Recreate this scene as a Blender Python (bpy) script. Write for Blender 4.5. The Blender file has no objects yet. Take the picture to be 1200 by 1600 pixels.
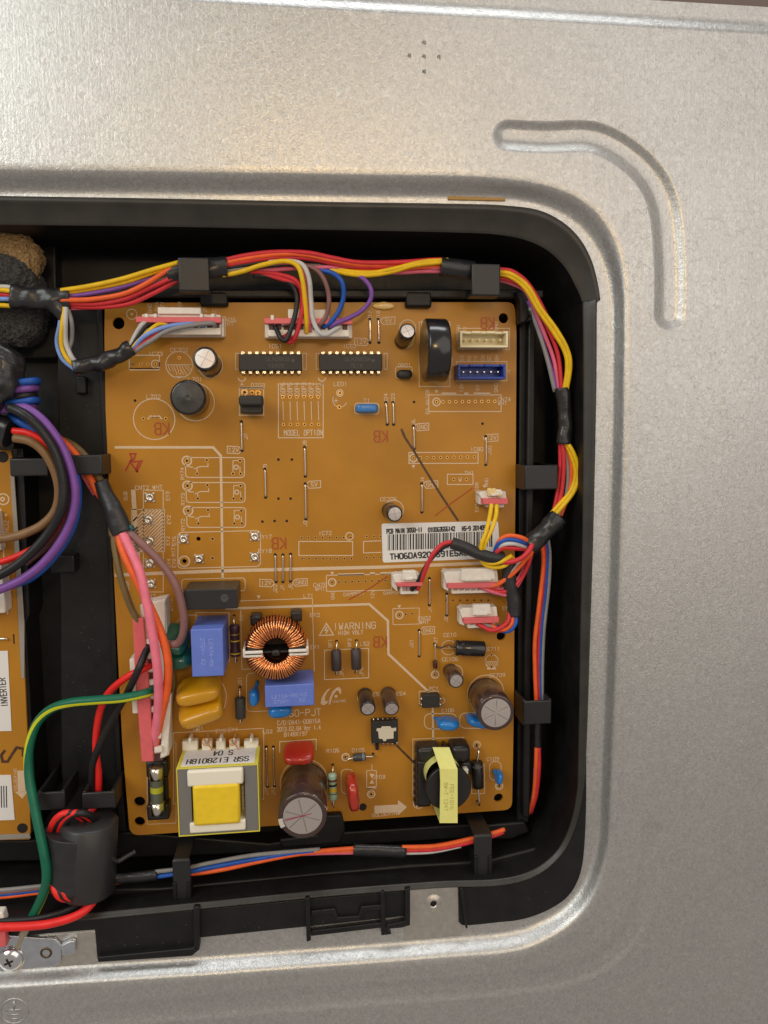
import bpy, bmesh, math, random
from mathutils import Vector, Matrix, noise
from mathutils.geometry import tessellate_polygon
random.seed(7)
sc = bpy.context.scene
# ------------------------------------------------------------------ camera (units: millimetres; board top is z = 0)
sc.unit_settings.system = 'METRIC'; sc.unit_settings.scale_length = 0.001
F = 1200.0
RV = Vector((-0.1047, -0.1121, -0.0156)); CP = Vector((-7.9194, 52.316, 284.3696))
RM = Matrix.Rotation(RV.length, 3, RV.normalized())
cam = bpy.data.cameras.new('camera'); camo = bpy.data.objects.new('camera', cam)
sc.collection.objects.link(camo)
cam.sensor_fit = 'VERTICAL'; cam.sensor_height = 24; cam.lens = F/1600*24
cam.clip_start = 5; cam.clip_end = 5000
camo.matrix_world = Matrix.Translation(CP) @ RM.to_4x4()
sc.camera = camo
# ------------------------------------------------------------------ light: a dim warm room, a window above left, a ceiling lamp
w = bpy.data.worlds.new('World'); sc.world = w; w.use_nodes = True
bg = w.node_tree.nodes['Background']; bg.inputs[0].default_value = (1.0, 0.90, 0.82, 1); bg.inputs[1].default_value = 0.30
def area(name, loc, aim, sx, sy, power, col):
    l = bpy.data.lights.new(name, 'AREA'); l.shape = 'RECTANGLE'; l.size = sx; l.size_y = sy
    l.energy = power; l.color = col
    o = bpy.data.objects.new(name, l); sc.collection.objects.link(o)
    o.location = loc; o.rotation_euler = (Vector(aim)-Vector(loc)).to_track_quat('-Z', 'Y').to_euler()
    return o
area('window_light', (-700, 560, 720), (-60, 80, 0), 600, 560, 4.9e6, (0.95, 0.985, 0.96))
area('ceiling_light', (480, 330, 900), (20, 0, 0), 900, 800, 2.4e6, (1.0, 0.92, 0.85))
area('top_window', (150, 1300, 190), (30, 100, 0), 900, 260, 5.3e6, (0.95, 0.98, 1.0))
area('warm_lamp', (5, 215, 690), (60, 60, 0), 70, 70, 6.0e5, (1.0, 0.66, 0.28))
sc.view_settings.view_transform = 'Standard'; sc.view_settings.look = 'None'
sc.view_settings.exposure = 0.0; sc.view_settings.gamma = 1.0
sc.cycles.max_bounces = 6; sc.cycles.diffuse_bounces = 3; sc.cycles.glossy_bounces = 3
sc.cycles.use_denoising = True

# ------------------------------------------------------------------ helpers
def px(x, y, z=0.0):
    d = RM @ Vector(((x-600)/F, (800-y)/F, -1.0))
    t = (z-CP.z)/d.z
    return CP + d*t
def lw(col): return tuple(col)+(1.0,)
MATS = {}
def mat(name, col, rough=0.45, metal=0.0, bump=0.0, bscale=2.0, var=0.0, vscale=0.3, coat=0.0, spec=0.5,
        trans=0.0, emit=None, stretch=None, bdist=0.3):
    if name in MATS: return MATS[name]
    m = bpy.data.materials.new(name); m.use_nodes = True; nt = m.node_tree; N = nt.nodes; L = nt.links
    b = N['Principled BSDF']
    b.inputs['Base Color'].default_value = lw(col); b.inputs['Roughness'].default_value = rough
    b.inputs['Metallic'].default_value = metal; b.inputs['Specular IOR Level'].default_value = spec
    if coat: b.inputs['Coat Weight'].default_value = coat; b.inputs['Coat Roughness'].default_value = 0.15
    if trans: b.inputs['Transmission Weight'].default_value = trans
    tc = N.new('ShaderNodeTexCoord'); geo = N.new('ShaderNodeNewGeometry')
    mp = N.new('ShaderNodeMapping'); L.new(geo.outputs['Position'], mp.inputs['Vector'])
    if stretch: mp.inputs['Scale'].default_value = stretch
    if var:
        n = N.new('ShaderNodeTexNoise'); n.inputs['Scale'].default_value = vscale; n.inputs['Detail'].default_value = 5
        L.new(mp.outputs[0], n.inputs['Vector'])
        r = N.new('ShaderNodeMapRange'); r.inputs[1].default_value = 0.3; r.inputs[2].default_value = 0.7
        r.inputs[3].default_value = 1-var; r.inputs[4].default_value = 1+var
        L.new(n.outputs['Fac'], r.inputs[0])
        x = N.new('ShaderNodeMix'); x.data_type = 'RGBA'; x.blend_type = 'MULTIPLY'; x.inputs[0].default_value = 1
        x.inputs[6].default_value = lw(col); L.new(r.outputs[0], x.inputs[7]); L.new(x.outputs[2], b.inputs['Base Color'])
        r2 = N.new('ShaderNodeMapRange'); r2.inputs[3].default_value = max(0.02, rough-0.09); r2.inputs[4].default_value = min(1, rough+0.09)
        n2 = N.new('ShaderNodeTexNoise'); n2.inputs['Scale'].default_value = vscale*3; L.new(mp.outputs[0], n2.inputs['Vector'])
        L.new(n2.outputs['Fac'], r2.inputs[0]); L.new(r2.outputs[0], b.inputs['Roughness'])
    if bump:
        n = N.new('ShaderNodeTexNoise'); n.inputs['Scale'].default_value = bscale; n.inputs['Detail'].default_value = 3
        L.new(mp.outputs[0], n.inputs['Vector'])
        bp = N.new('ShaderNodeBump'); bp.inputs['Strength'].default_value = bump; bp.inputs['Distance'].default_value = bdist
        L.new(n.outputs['Fac'], bp.inputs['Height']); L.new(bp.outputs[0], b.inputs['Normal'])
    MATS[name] = m; return m
def S(r, g, b):  # sRGB 0-255 -> linear
    f = lambda v: ((v/255+0.055)/1.055)**2.4 if v > 10 else v/255/12.92
    return (f(r), f(g), f(b))

def panel_material(name, col, leather=True):
    m = bpy.data.materials.new(name); m.use_nodes = True; nt = m.node_tree; N = nt.nodes; L = nt.links
    b = N['Principled BSDF']; b.inputs['Metallic'].default_value = 0.88
    geo = N.new('ShaderNodeNewGeometry'); mp = N.new('ShaderNodeMapping'); L.new(geo.outputs['Position'], mp.inputs['Vector'])
    mp.inputs['Scale'].default_value = (1.0, 0.8, 1.0)
    # spangle cells
    v = N.new('ShaderNodeTexVoronoi'); v.inputs['Scale'].default_value = 0.75; v.feature = 'SMOOTH_F1'
    n = N.new('ShaderNodeTexNoise'); n.inputs['Scale'].default_value = 0.85; n.inputs['Detail'].default_value = 4; n.inputs['Roughness'].default_value = 0.6
    n.inputs['Distortion'].default_value = 1.2
    st = N.new('ShaderNodeMapping'); st.inputs['Scale'].default_value = (1.3, 0.06, 1.0); L.new(geo.outputs['Position'], st.inputs['Vector'])
    n3 = N.new('ShaderNodeTexNoise'); n3.inputs['Scale'].default_value = 1.0; n3.inputs['Detail'].default_value = 2
    L.new(mp.outputs[0], v.inputs['Vector']); L.new(mp.outputs[0], n.inputs['Vector']); L.new(st.outputs[0], n3.inputs['Vector'])
    # height: wormy ridges + vertical roller marks
    a = N.new('ShaderNodeMath'); a.operation = 'MULTIPLY_ADD'; a.inputs[1].default_value = 1.0
    L.new(n.outputs['Fac'], a.inputs[0]); 
    a2 = N.new('ShaderNodeMath'); a2.operation = 'MULTIPLY'; a2.inputs[1].default_value = 0.45; L.new(n3.outputs['Fac'], a2.inputs[0])
    L.new(a2.outputs[0], a.inputs[2])
    big = N.new('ShaderNodeTexNoise'); big.inputs['Scale'].default_value = 0.02; big.inputs['Detail'].default_value = 2; L.new(geo.outputs['Position'], big.inputs['Vector'])
    bp = N.new('ShaderNodeBump'); bp.inputs['Strength'].default_value = 0.46; bp.inputs['Distance'].default_value = 0.25
    # sparse thin curly creases in the surface film
    wn = N.new('ShaderNodeTexNoise'); wn.inputs['Scale'].default_value = 0.16; wn.inputs['Detail'].default_value = 4; wn.inputs['Distortion'].default_value = 1.5
    L.new(mp.outputs[0], wn.inputs['Vector'])
    w1 = N.new('ShaderNodeMath'); w1.operation = 'SUBTRACT'; w1.inputs[1].default_value = 0.5; L.new(wn.outputs['Fac'], w1.inputs[0])
    w2 = N.new('ShaderNodeMath'); w2.operation = 'ABSOLUTE'; L.new(w1.outputs[0], w2.inputs[0])
    w3 = N.new('ShaderNodeMapRange'); w3.inputs[1].default_value = 0.0; w3.inputs[2].default_value = 0.010; w3.inputs[3].default_value = 0.3; w3.inputs[4].default_value = 0.0
    L.new(w2.outputs[0], w3.inputs[0])
    wm_ = N.new('ShaderNodeTexNoise'); wm_.inputs['Scale'].default_value = 0.3; L.new(geo.outputs['Position'], wm_.inputs['Vector'])
    w4 = N.new('ShaderNodeMapRange'); w4.inputs[1].default_value = 0.48; w4.inputs[2].default_value = 0.56; L.new(wm_.outputs['Fac'], w4.inputs[0])
    w5 = N.new('ShaderNodeMath'); w5.operation = 'MULTIPLY_ADD'; L.new(w3.outputs[0], w5.inputs[0]); L.new(w4.outputs[0], w5.inputs[1]); L.new(a.outputs[0], w5.inputs[2])
    L.new(w5.outputs[0], bp.inputs['Height']); L.new(bp.outputs[0], b.inputs['Normal'])
    cr = N.new('ShaderNodeMapRange'); cr.inputs[1].default_value = 0.35; cr.inputs[2].default_value = 0.7; cr.inputs[3].default_value = 0.86; cr.inputs[4].default_value = 1.15
    L.new(n.outputs['Fac'], cr.inputs[0])
    x = N.new('ShaderNodeMix'); x.data_type = 'RGBA'; x.blend_type = 'MULTIPLY'; x.inputs[0].default_value = 1
    x.inputs[6].default_value = lw(col); L.new(cr.outputs[0], x.inputs[7]); L.new(x.outputs[2], b.inputs['Base Color'])
    rr = N.new('ShaderNodeMapRange'); rr.inputs[1].default_value = 0.3; rr.inputs[2].default_value = 0.7
    rr.inputs[3].default_value = 0.36; rr.inputs[4].default_value = 0.44; L.new(big.outputs['Fac'], rr.inputs[0]); L.new(rr.outputs[0], b.inputs['Roughness'])
    return m

M_panel = panel_material('galvanised_steel', (0.575, 0.575, 0.56))
M_panel2 = mat('plain_steel', (0.60, 0.57, 0.52), 0.38, 0.9, bump=0.2, bscale=1.5, var=0.1, vscale=0.5)
M_tray = mat('black_plastic', (0.0095, 0.0092, 0.0095), 0.45, spec=0.35, bump=0.10, bscale=3.0, var=0.3, vscale=0.15)
M_rim_lit = mat('rim_plastic_lit', (0.034, 0.031, 0.026), 0.40, bump=0.06, bscale=3.0, var=0.25, vscale=0.12)  # same black tray plastic, base colour lightened for the light the rim catches
M_board = mat('phenolic_board', (0.465, 0.202, 0.014), 0.38, spec=0.42, var=0.13, vscale=0.035, bump=0.04, bscale=0.9)
M_board_edge = M_board
M_silk = mat('silkscreen', (0.70, 0.52, 0.34), 0.6, var=0.12, vscale=2.0)
M_solder = mat('solder_silver', (0.78, 0.72, 0.62), 0.28, 1.0, bump=0.3, bscale=2)
M_copper_pad = mat('copper_pad', (0.75, 0.42, 0.12), 0.35, 0.7)
M_dark = mat('hole_dark', (0.012, 0.008, 0.005), 0.8)
M_tin = mat('tinned_wire', (0.85, 0.78, 0.66), 0.22, 1.0)
M_white = mat('white_nylon', (0.80, 0.74, 0.66), 0.38, var=0.06, vscale=0.6)
M_cream = mat('cream_nylon', (0.84, 0.74, 0.48), 0.38)
M_pink = mat('pink_retainer', (0.72, 0.13, 0.14), 0.42, var=0.06, vscale=0.5)
M_bluec = mat('blue_nylon', (0.012, 0.055, 0.36), 0.35)
M_bluebox = mat('film_cap_blue', (0.13, 0.20, 0.62), 0.42, var=0.05, vscale=0.4)
M_blueceram = mat('ceramic_blue', (0.01, 0.19, 0.56), 0.28, coat=0.4, bump=0.1, bscale=1)
M_red_cap = mat('red_epoxy', (0.42, 0.026, 0.012), 0.25, coat=0.5, bump=0.15, bscale=0.8)
M_ochre = mat('ochre_epoxy', (0.62, 0.30, 0.008), 0.28, coat=0.5, bump=0.12, bscale=0.6)
M_green = mat('green_epoxy', (0.006, 0.095, 0.062), 0.22, coat=0.5)
M_black = mat('black_epoxy', (0.014, 0.013, 0.013), 0.38, var=0.2, vscale=1.0)
M_chip = mat('chip_black', (0.020, 0.018, 0.016), 0.5, bump=0.2, bscale=6)
M_brownsleeve = mat('brown_sleeve', (0.055, 0.030, 0.024), 0.22, coat=0.4, var=0.1, vscale=0.5)
M_blacksleeve = mat('black_sleeve', (0.014, 0.014, 0.018), 0.22, coat=0.4)
M_alu = mat('aluminium_top', (0.72, 0.66, 0.62), 0.33, 0.9, bump=0.15, bscale=3)
M_print = mat('sleeve_print', (0.60, 0.55, 0.5), 0.5)
M_ferr = mat('ferrite_grey', (0.055, 0.052, 0.048), 0.6, bump=0.3, bscale=3)
M_copper = mat('enamelled_copper', (0.86, 0.36, 0.14), 0.25, 1.0)
M_yellowtape = mat('yellow_tape', (0.86, 0.60, 0.02), 0.35, var=0.05, vscale=0.4, bump=0.1, bscale=0.8)
M_paleyellow = mat('pale_yellow_tape', (0.82, 0.79, 0.25), 0.4, var=0.04, vscale=0.4)
M_core = mat('core_grey', (0.20, 0.195, 0.185), 0.5, 0.2, bump=0.15, bscale=3)
M_ivory = mat('ivory_bobbin', (0.85, 0.80, 0.66), 0.4)
M_paper = mat('paper_label', (0.80, 0.78, 0.75), 0.6)
M_ink = mat('black_ink', (0.02, 0.02, 0.022), 0.5)
M_redink = mat('red_ink', (0.42, 0.035, 0.008), 0.5)
M_stamp = mat('red_stamp', (0.40, 0.075, 0.012), 0.5)
M_pencil = mat('dark_marker', (0.085, 0.035, 0.012), 0.45, var=0.4, vscale=0.6)
M_glass = mat('fuse_glass', (0.75, 0.85, 0.75), 0.05, trans=0.85)
M_nickel = mat('nickel', (0.75, 0.70, 0.62), 0.22, 1.0)
M_chrome = mat('zinc_screw', (0.80, 0.80, 0.82), 0.16, 1.0, bump=0.1, bscale=2)
M_zinc = mat('zinc_plate', (0.62, 0.66, 0.72), 0.30, 0.95, var=0.1, vscale=0.3)
M_tape = mat('vinyl_tape', (0.017, 0.017, 0.019), 0.33, bump=0.35, bscale=0.35, coat=0.15, stretch=(1, 1.6, 1), bdist=0.5)
M_tape2 = mat('cloth_tape', (0.022, 0.022, 0.024), 0.42, bump=0.4, bscale=0.9, stretch=(1, 1, 1))
M_foam_tan = mat('tan_foam', (0.33, 0.205, 0.085), 0.95, bump=1.0, bscale=1.3, var=0.35, vscale=1.3, bdist=1.6)
M_foam_dk = mat('dark_foam', (0.055, 0.052, 0.049), 0.95, bump=1.0, bscale=1.3, var=0.5, vscale=1.3, bdist=1.6)
M_glue = mat('clear_glue', (0.85, 0.55, 0.18), 0.12, coat=0.8, bump=0.5, bscale=1.0)
WC = {'yellow': (0.83, 0.52, 0.008), 'red': (0.62, 0.030, 0.040), 'orange': (0.86, 0.13, 0.025), 'grey': (0.26, 0.25, 0.24),
      'purple': (0.20, 0.075, 0.34), 'blue': (0.012, 0.09, 0.42), 'sky': (0.20, 0.33, 0.72), 'brown': (0.22, 0.12, 0.05),
      'mauve': (0.24, 0.115, 0.105), 'pink': (0.86, 0.20, 0.28), 'black': (0.013, 0.013, 0.014), 'white': (0.55, 0.54, 0.53),
      'scarlet': (0.80, 0.022, 0.018), 'green': (0.004, 0.13, 0.07), 'rose': (0.70, 0.14, 0.22), 'olive': (0.17, 0.115, 0.045)}
def wm(c): return mat('pvc_'+c, WC[c], 0.42, spec=0.4, var=0.10, vscale=0.25, bump=0.12, bscale=1.2)

class MB:
    def __init__(s): s.bm = bmesh.new(); s.mi = 0
    def face(s, vs, smooth=False):
        try:
            f = s.bm.faces.new(vs); f.material_index = s.mi; f.smooth = smooth; return f
        except ValueError: return None
    def prism(s, pts, z0, z1, bev=0, seg=2):
        """pts: world xy (Vector) list counter-clockwise"""
        n = len(pts)
        lo = [s.bm.verts.new((p[0], p[1], z0)) for p in pts]; hi = [s.bm.verts.new((p[0], p[1], z1)) for p in pts]
        fs = [s.face(hi), s.face(lo[::-1])]
        for i in range(n): fs.append(s.face([lo[i], lo[(i+1) % n], hi[(i+1) % n], hi[i]]))
        fs = [f for f in fs if f]
        bmesh.ops.recalc_face_normals(s.bm, faces=fs)
        if bev: s.bevel(fs, bev, seg)
        return fs
    def bevel(s, fs, w, seg=2):
        es = set(e for f in fs for e in f.edges)
        r = bmesh.ops.bevel(s.bm, geom=list(es), offset=w, segments=seg, profile=0.6, affect='EDGES', clamp_overlap=True)
        for f in r['faces']: f.material_index = s.mi; f.smooth = True
    def ppx(s, pts, z0, z1, bev=0, seg=2):
        return s.prism([px(x, y, z1) for x, y in pts], z0, z1, bev, seg)
    def bpx(s, x0, y0, x1, y1, z0, z1, bev=0):
        """box aligned with the board whose TOP face spans the pixel rectangle at height z1"""
        a = px(x0, y1, z1); b = px(x1, y0, z1); c = px(x0, y0, z1); d = px(x1, y1, z1)
        xa = (a.x+c.x)/2; xb = (b.x+d.x)/2; ya = (a.y+d.y)/2; yb = (b.y+c.y)/2
        return s.prism([(xa, ya), (xb, ya), (xb, yb), (xa, yb)], z0, z1, bev)
    def box(s, c, size, R=None, bev=0):
        R = R or Matrix.Identity(3); hx, hy, hz = size[0]/2, size[1]/2, size[2]/2
        v = [s.bm.verts.new(Vector(c)+R @ Vector((sx*hx, sy*hy, sz*hz))) for sx, sy, sz in
             ((-1,-1,-1),(1,-1,-1),(1,1,-1),(-1,1,-1),(-1,-1,1),(1,-1,1),(1,1,1),(-1,1,1))]
        fs = [s.face([v[i] for i in q]) for q in ((3,2,1,0),(4,5,6,7),(0,1,5,4),(1,2,6,5),(2,3,7,6),(3,0,4,7))]
        if bev: s.bevel(fs, bev)
    def lathe(s, p0, p1, prof, n=28, cap0=True, cap1=True, hard=35):
        """prof: (distance along the axis from p0, radius)"""
        p0 = Vector(p0); ax = (Vector(p1)-p0).normalized(); q = ax.to_track_quat('Z', 'Y').to_matrix()
        rings = []
        for t, r in prof:
            rings.append([s.bm.verts.new(p0+ax*t+q @ Vector((r*math.cos(2*math.pi*k/n), r*math.sin(2*math.pi*k/n), 0))) for k in range(n)])
        for a, b in zip(rings, rings[1:]):
            for k in range(n): s.face([a[k], a[(k+1) % n], b[(k+1) % n], b[k]], True)
        if cap0: s.face(rings[0][::-1])
        if cap1: s.face(rings[-1])
    def tube(s, pts, r, n=10, cap=True, sq=1.0, jit=0, taper=None):
        pts = [Vector(p) for p in pts]; up = Vector((0, 0, 1)); prev = None; N = len(pts)
        for i, p in enumerate(pts):
            t = (pts[min(i+1, N-1)]-pts[max(i-1, 0)])
            if t.length < 1e-6: t = Vector((1, 0, 0))
            t.normalize(); side = t.cross(up)
            if side.length < 0.05: side = t.cross(Vector((0, 1, 0)))
            side.normalize(); nn = side.cross(t).normalized()
            ring = []
            rr = r*(taper(i/(N-1)) if taper else 1)
            for k in range(n):
                a = 2*math.pi*k/n; v = p+(side*math.cos(a)+nn*math.sin(a)*sq)*rr
                if jit: v = v + (side*math.cos(a)+nn*math.sin(a))*noise.noise(v*0.28)*jit
                ring.append(s.bm.verts.new(v))
            if prev:
                for k in range(n): s.face([prev[k], prev[(k+1) % n], ring[(k+1) % n], ring[k]], True)
            elif cap: s.face(ring[::-1])
            prev = ring
        if cap: s.face(prev)
    def torus(s, c, R, r, n=32, m=8, ax=Vector((0, 0, 1)), sq=1.0):
        q = ax.to_track_quat('Z', 'Y').to_matrix(); c = Vector(c); rings = []
        for i in range(n):
            a = 2*math.pi*i/n; d = Vector((math.cos(a), math.sin(a), 0))
            rings.append([s.bm.verts.new(c+q @ (d*(R+r*math.cos(2*math.pi*k/m))+Vector((0, 0, r*sq*math.sin(2*math.pi*k/m))))) for k in range(m)])
        for i in range(n):
            a, b = rings[i], rings[(i+1) % n]
            for k in range(m): s.face([a[k], b[k], b[(k+1) % m], a[(k+1) % m]], True)
    def ell(s, c, dims, R=None, e=0.6, e2=0.8, n=24, m=12, nz=0.0, fz=0.0):
        """rounded lump (superellipsoid)"""
        R = R or Matrix.Identity(3); sg = lambda v, p: math.copysign(abs(v)**p, v); rows = []
        for j in range(m+1):
            ph = -math.pi/2+math.pi*j/m
            row = []
            for i in range(n):
                th = 2*math.pi*i/n
                v = Vector((dims[0]*sg(math.cos(ph), e)*sg(math.cos(th), e2), dims[1]*sg(math.cos(ph), e)*sg(math.sin(th), e2), dims[2]*sg(math.sin(ph), e)))
                w_ = Vector(c)+R @ v
                if nz: w_ += (R @ v).normalized()*noise.noise(w_*0.3)*nz
                if fz: w_ += (R @ v).normalized()*(noise.noise(w_*0.9)+0.6*noise.noise(w_*2.1))*fz
                if j in (0, m):
                    if i == 0: row = [s.bm.verts.new(w_)]
                else: row.append(s.bm.verts.new(w_))
            rows.append(row)
        for j in range(m):
            a, b = rows[j], rows[j+1]
            for i in range(n):
                i2 = (i+1) % n
                if len(a) == 1: s.face([a[0], b[i2], b[i]], True)
                elif len(b) == 1: s.face([a[i], a[i2], b[0]], True)
                else: s.face([a[i], a[i2], b[i2], b[i]], True)
    def poly(s, pts):
        return s.face([s.bm.verts.new(p) for p in pts])
    def strip(s, pts, wd, z=0.06, closed=False):
        """flat printed line through pixel points on plane z; wd in mm"""
        P = [px(x, y, z) for x, y in pts]
        if closed: P.append(P[0])
        n = len(P); L = []; Rr = []
        for i, p in enumerate(P):
            if closed: a = P[(i-1) % (n-1)] if i else P[n-2]; b = P[(i+1) % n] if i < n-1 else P[1]
            else: a = P[max(i-1, 0)]; b = P[min(i+1, n-1)]
            d1 = (p-a); d2 = (b-p)
            if d1.length < 1e-6: d1 = d2
            if d2.length < 1e-6: d2 = d1
            d1.normalize(); d2.normalize(); t = (d1+d2)
            if t.length < 1e-6: t = d1
            t.normalize(); nrm = Vector((-t.y, t.x, 0)); k = 1/max(0.5, abs(t.dot(d1)))
            L.append(s.bm.verts.new(p+nrm*wd/2*k)); Rr.append(s.bm.verts.new(p-nrm*wd/2*k))
        for i in range(n-1): s.face([L[i], Rr[i], Rr[i+1], L[i+1]])
    def ring(s, x, y, r, wd, z=0.06, a0=0, a1=360, n=28):
        c = px(x, y, z); full = abs(a1-a0) >= 359.9
        A = []
        for i in range(n+1):
            a = math.radians(a0+(a1-a0)*i/n); d = Vector((math.cos(a), math.sin(a), 0))
            A.append((s.bm.verts.new(c+d*(r-wd/2)), s.bm.verts.new(c+d*(r+wd/2))))
        for i in range(n): s.face([A[i][0], A[i][1], A[i+1][1], A[i+1][0]])
    def disc(s, x, y, r, z=0.06, n=14, wpos=None):
        c = wpos or px(x, y, z)
        s.face([s.bm.verts.new(c+Vector((r*math.cos(2*math.pi*k/n), r*math.sin(2*math.pi*k/n), 0))) for k in range(n)])
    def addmesh(s, me, M):
        vs = [s.bm.verts.new(M @ v.co) for v in me.vertices]
        for p in me.polygons: s.face([vs[i] for i in p.vertices])
WL = {}
def link(name, data, parent=None, loc=Vector((0, 0, 0))):
    o = bpy.data.objects.new(name, data); sc.collection.objects.link(o)
    if parent: o.parent = parent; o.location = loc-WL[parent]
    else: o.location = loc
    WL[o] = Vector(loc); return o
def thing(name, label, cat, loc, group=None):
    o = link(name, None, None, Vector(loc)); o['label'] = label; o['category'] = cat; o.empty_display_size = 3
    if group: o['group'] = group
    return o
def build(mb, name, mats, parent=None, label=None, kind=None):
    bm = mb.bm
    if not isinstance(mats, (list, tuple)): mats = [mats]
    vs = bm.verts[:] if bm.verts else []
    lo = Vector([min(v.co[i] for v in vs) for i in range(3)]); hi = Vector([max(v.co[i] for v in vs) for i in range(3)])
    c = (lo+hi)/2; c.z = lo.z
    for v in vs: v.co -= c
    me = bpy.data.meshes.new(name); bm.to_mesh(me); bm.free()
    for m in mats: me.materials.append(m)
    o = link(name, me, parent, c)
    if label: o['label'] = label
    if kind: o['kind'] = kind
    return o
def crv(pts, sub=8):
    """smooth curve through world points (centripetal enough)"""
    P = [Vector(p) for p in pts]; P = [P[0]*2-P[1]]+P+[P[-1]*2-P[-2]]; out = []
    for i in range(1, len(P)-2):
        a, b, c, d = P[i-1:i+3]
        for k in range(sub):
            t = k/sub
            out.append(0.5*((2*b)+(c-a)*t+(2*a-5*b+4*c-d)*t*t+(3*b-a-3*c+d)*t**3))
    out.append(P[-2]); return out
def cpx(pts, sub=8): return crv([px(*p) for p in pts], sub)
def wire(parent, pts, col, d=1.65, name='wire', label=None):
    m = MB(); m.tube(cpx(pts), d/2, 12); return build(m, name, wm(col), parent, label)
def tape(parent, pts, r, sq=0.8, name='tape_wrap', m_=None, jit=0.5, label=None, tp=None):
    m = MB(); m.tube(cpx(pts, 10), r, 20, True, sq, jit, tp); return build(m, name, m_ or M_tape, parent, label)
FONT_CACHE = {}
def text_mesh(t):
    if t not in FONT_CACHE:
        cu = bpy.data.curves.new('t', 'FONT'); cu.body = t; cu.size = 1.0; cu.align_x = 'CENTER'; cu.align_y = 'CENTER'; cu.resolution_u = 2
        o = bpy.data.objects.new('t', cu); sc.collection.objects.link(o); dg = bpy.context.evaluated_depsgraph_get()
        me = bpy.data.meshes.new_from_object(o.evaluated_get(dg)); bpy.data.objects.remove(o); bpy.data.curves.remove(cu)
        FONT_CACHE[t] = me
    return FONT_CACHE[t]
def txt(mb, t, x, y, size, rot=0, z=0.07, wx=1.0, M=None, wt=None):
    """lettering: size = cap height in mm, rot degrees"""
    if M is None: M = Matrix.Translation(px(x, y, z)) @ Matrix.Rotation(math.radians(rot), 4, 'Z')
    stroke_txt(mb, t, size, wx, M, wt or (0.13 if size > 2.2 else (0.15 if size > 1.5 else 0.17)))

GL = {'A':'002640,1232','B':'000636454433033,333241303000'.replace('033,3332','03,334241'),'C':'4536160501103041','D':'0006364541300 0'.replace(' ',''),
'E':'46060040,0333','F':'460600,0333','G':'453616050110304143 23'.replace(' ',''),'H':'0006,4046,0343','I':'2026','J':'4641301001','K':'0006,4603,1340','L':'060040','M':'0006234640',
'N':'00064046','O':'10011516 36454130 10'.replace(' ',''),'P':'0006364544330 3'.replace(' ',''),'Q':'100105163645413010,2240','R':'00063645443303,2340','S':'4536160504133342413010 01'.replace(' ',''),
'T':'0646,2620','U':'060110304146','V':'062046','W':'0610243046','X':'0046,0640','Y':'062346,2320','Z':'06460040','0':'100105163645413010','1':'152620','2':'05163645440040',
'3':'05163645443313,334241301001','4':'30360242','5':'4606033342413010 01'.replace(' ',''),'6':'36160501103041423303','7':'064610','8':'1304051636454433130201103041423 3'.replace(' ',''),
'9':'1030414536160504133343','-':'0343','.':'2021','/':'0046',':':'2122,2425','!':'2622,2120','(':'36241220 30'.replace(' ','')[:8],')':'16343210','~':'03143243','w':'061023 3046'.replace(' ',''),
'e':'0343341403011040','r':'0004,0234','+':'2125,0343'}
def stroke_txt(mb, t, size, wx, M, wt=0.16):
    """single-stroke lettering (the pen-plotter kind printed on circuit boards); size = cap height"""
    adv = size*0.95*wx; W_ = adv*len(t)-adv*0.3; k = size/6.0
    for i, ch in enumerate(t):
        for pl in GL.get(ch, '').split(',') if ch != ' ' else []:
            P = [Vector((i*adv-W_/2+int(pl[j])*k*wx, int(pl[j+1])*k-size/2, 0)) for j in range(0, len(pl)-1, 2)]
            for a, b in zip(P, P[1:]):
                d = (b-a)
                if d.length < 1e-6: continue
                d.normalize(); n_ = Vector((-d.y, d.x, 0))*wt*size/2; e = d*wt*size*0.35
                z_ = Vector((0, 0, random.uniform(0, 0.004)))
                mb.face([mb.bm.verts.new(M @ (q+z_)) for q in (a-e-n_, b+e-n_, b+e+n_, a-e+n_)])

def rounded(pts, r, n=6):
    out = []; N = len(pts)
    for i in range(N):
        a, b, c = Vector(pts[i-1]), Vector(pts[i]), Vector(pts[(i+1) % N])
        rr = r[i] if isinstance(r, (list, tuple)) else r
        if rr <= 0: out.append(b); continue
        d1 = (a-b).normalized(); d2 = (c-b).normalized(); p = b+d1*rr; q = b+d2*rr
        for k in range(n+1):
            t = k/n; out.append(p*(1-t)**2+b*2*t*(1-t)+q*t*t)
    return out

# ================================================================== THE STEEL REAR PANEL
def path(pts, sub=10):
    P = [Vector((x, y, 0)) for x, y in pts]; return crv(P, sub)
RA = [(-160,259),(0,260),(200,262),(400,265),(600,268),(740,271),(820,279),(875,292),(920,315),(952,350),(972,398),(980,450),(981,520),(979,700),(973,900),(966,1100),(960,1240),(956,1320),(938,1390),(905,1440),(855,1474),(800,1492),(700,1500),(600,1508),(450,1519),(300,1530),(120,1541),(0,1549),(-160,1558)]
RB = [(-160,301),(0,303),(200,305),(400,308),(600,311),(740,312),(800,314),(848,324),(890,344),(922,376),(942,415),(952,460),(954,520),(952,700),(947,900),(940,1100),(934,1240),(930,1310),(911,1370),(878,1413),(833,1440),(788,1453),(700,1462),(600,1470),(450,1481),(300,1492),(120,1504),(0,1511),(-160,1520)]
Z_P, Z_L, Z_TR = 22.0, 17.0, 19.0
def resample(poly, n):
    L = [0]
    for a, b in zip(poly, poly[1:]): L.append(L[-1]+(b-a).length)
    out = []; j = 0
    for i in range(n):
        s_ = L[-1]*i/(n-1)
        while j < len(L)-2 and L[j+1] < s_: j += 1
        t = (s_-L[j])/max(1e-9, L[j+1]-L[j]); out.append(poly[j].lerp(poly[j+1], t))
    return out
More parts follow.
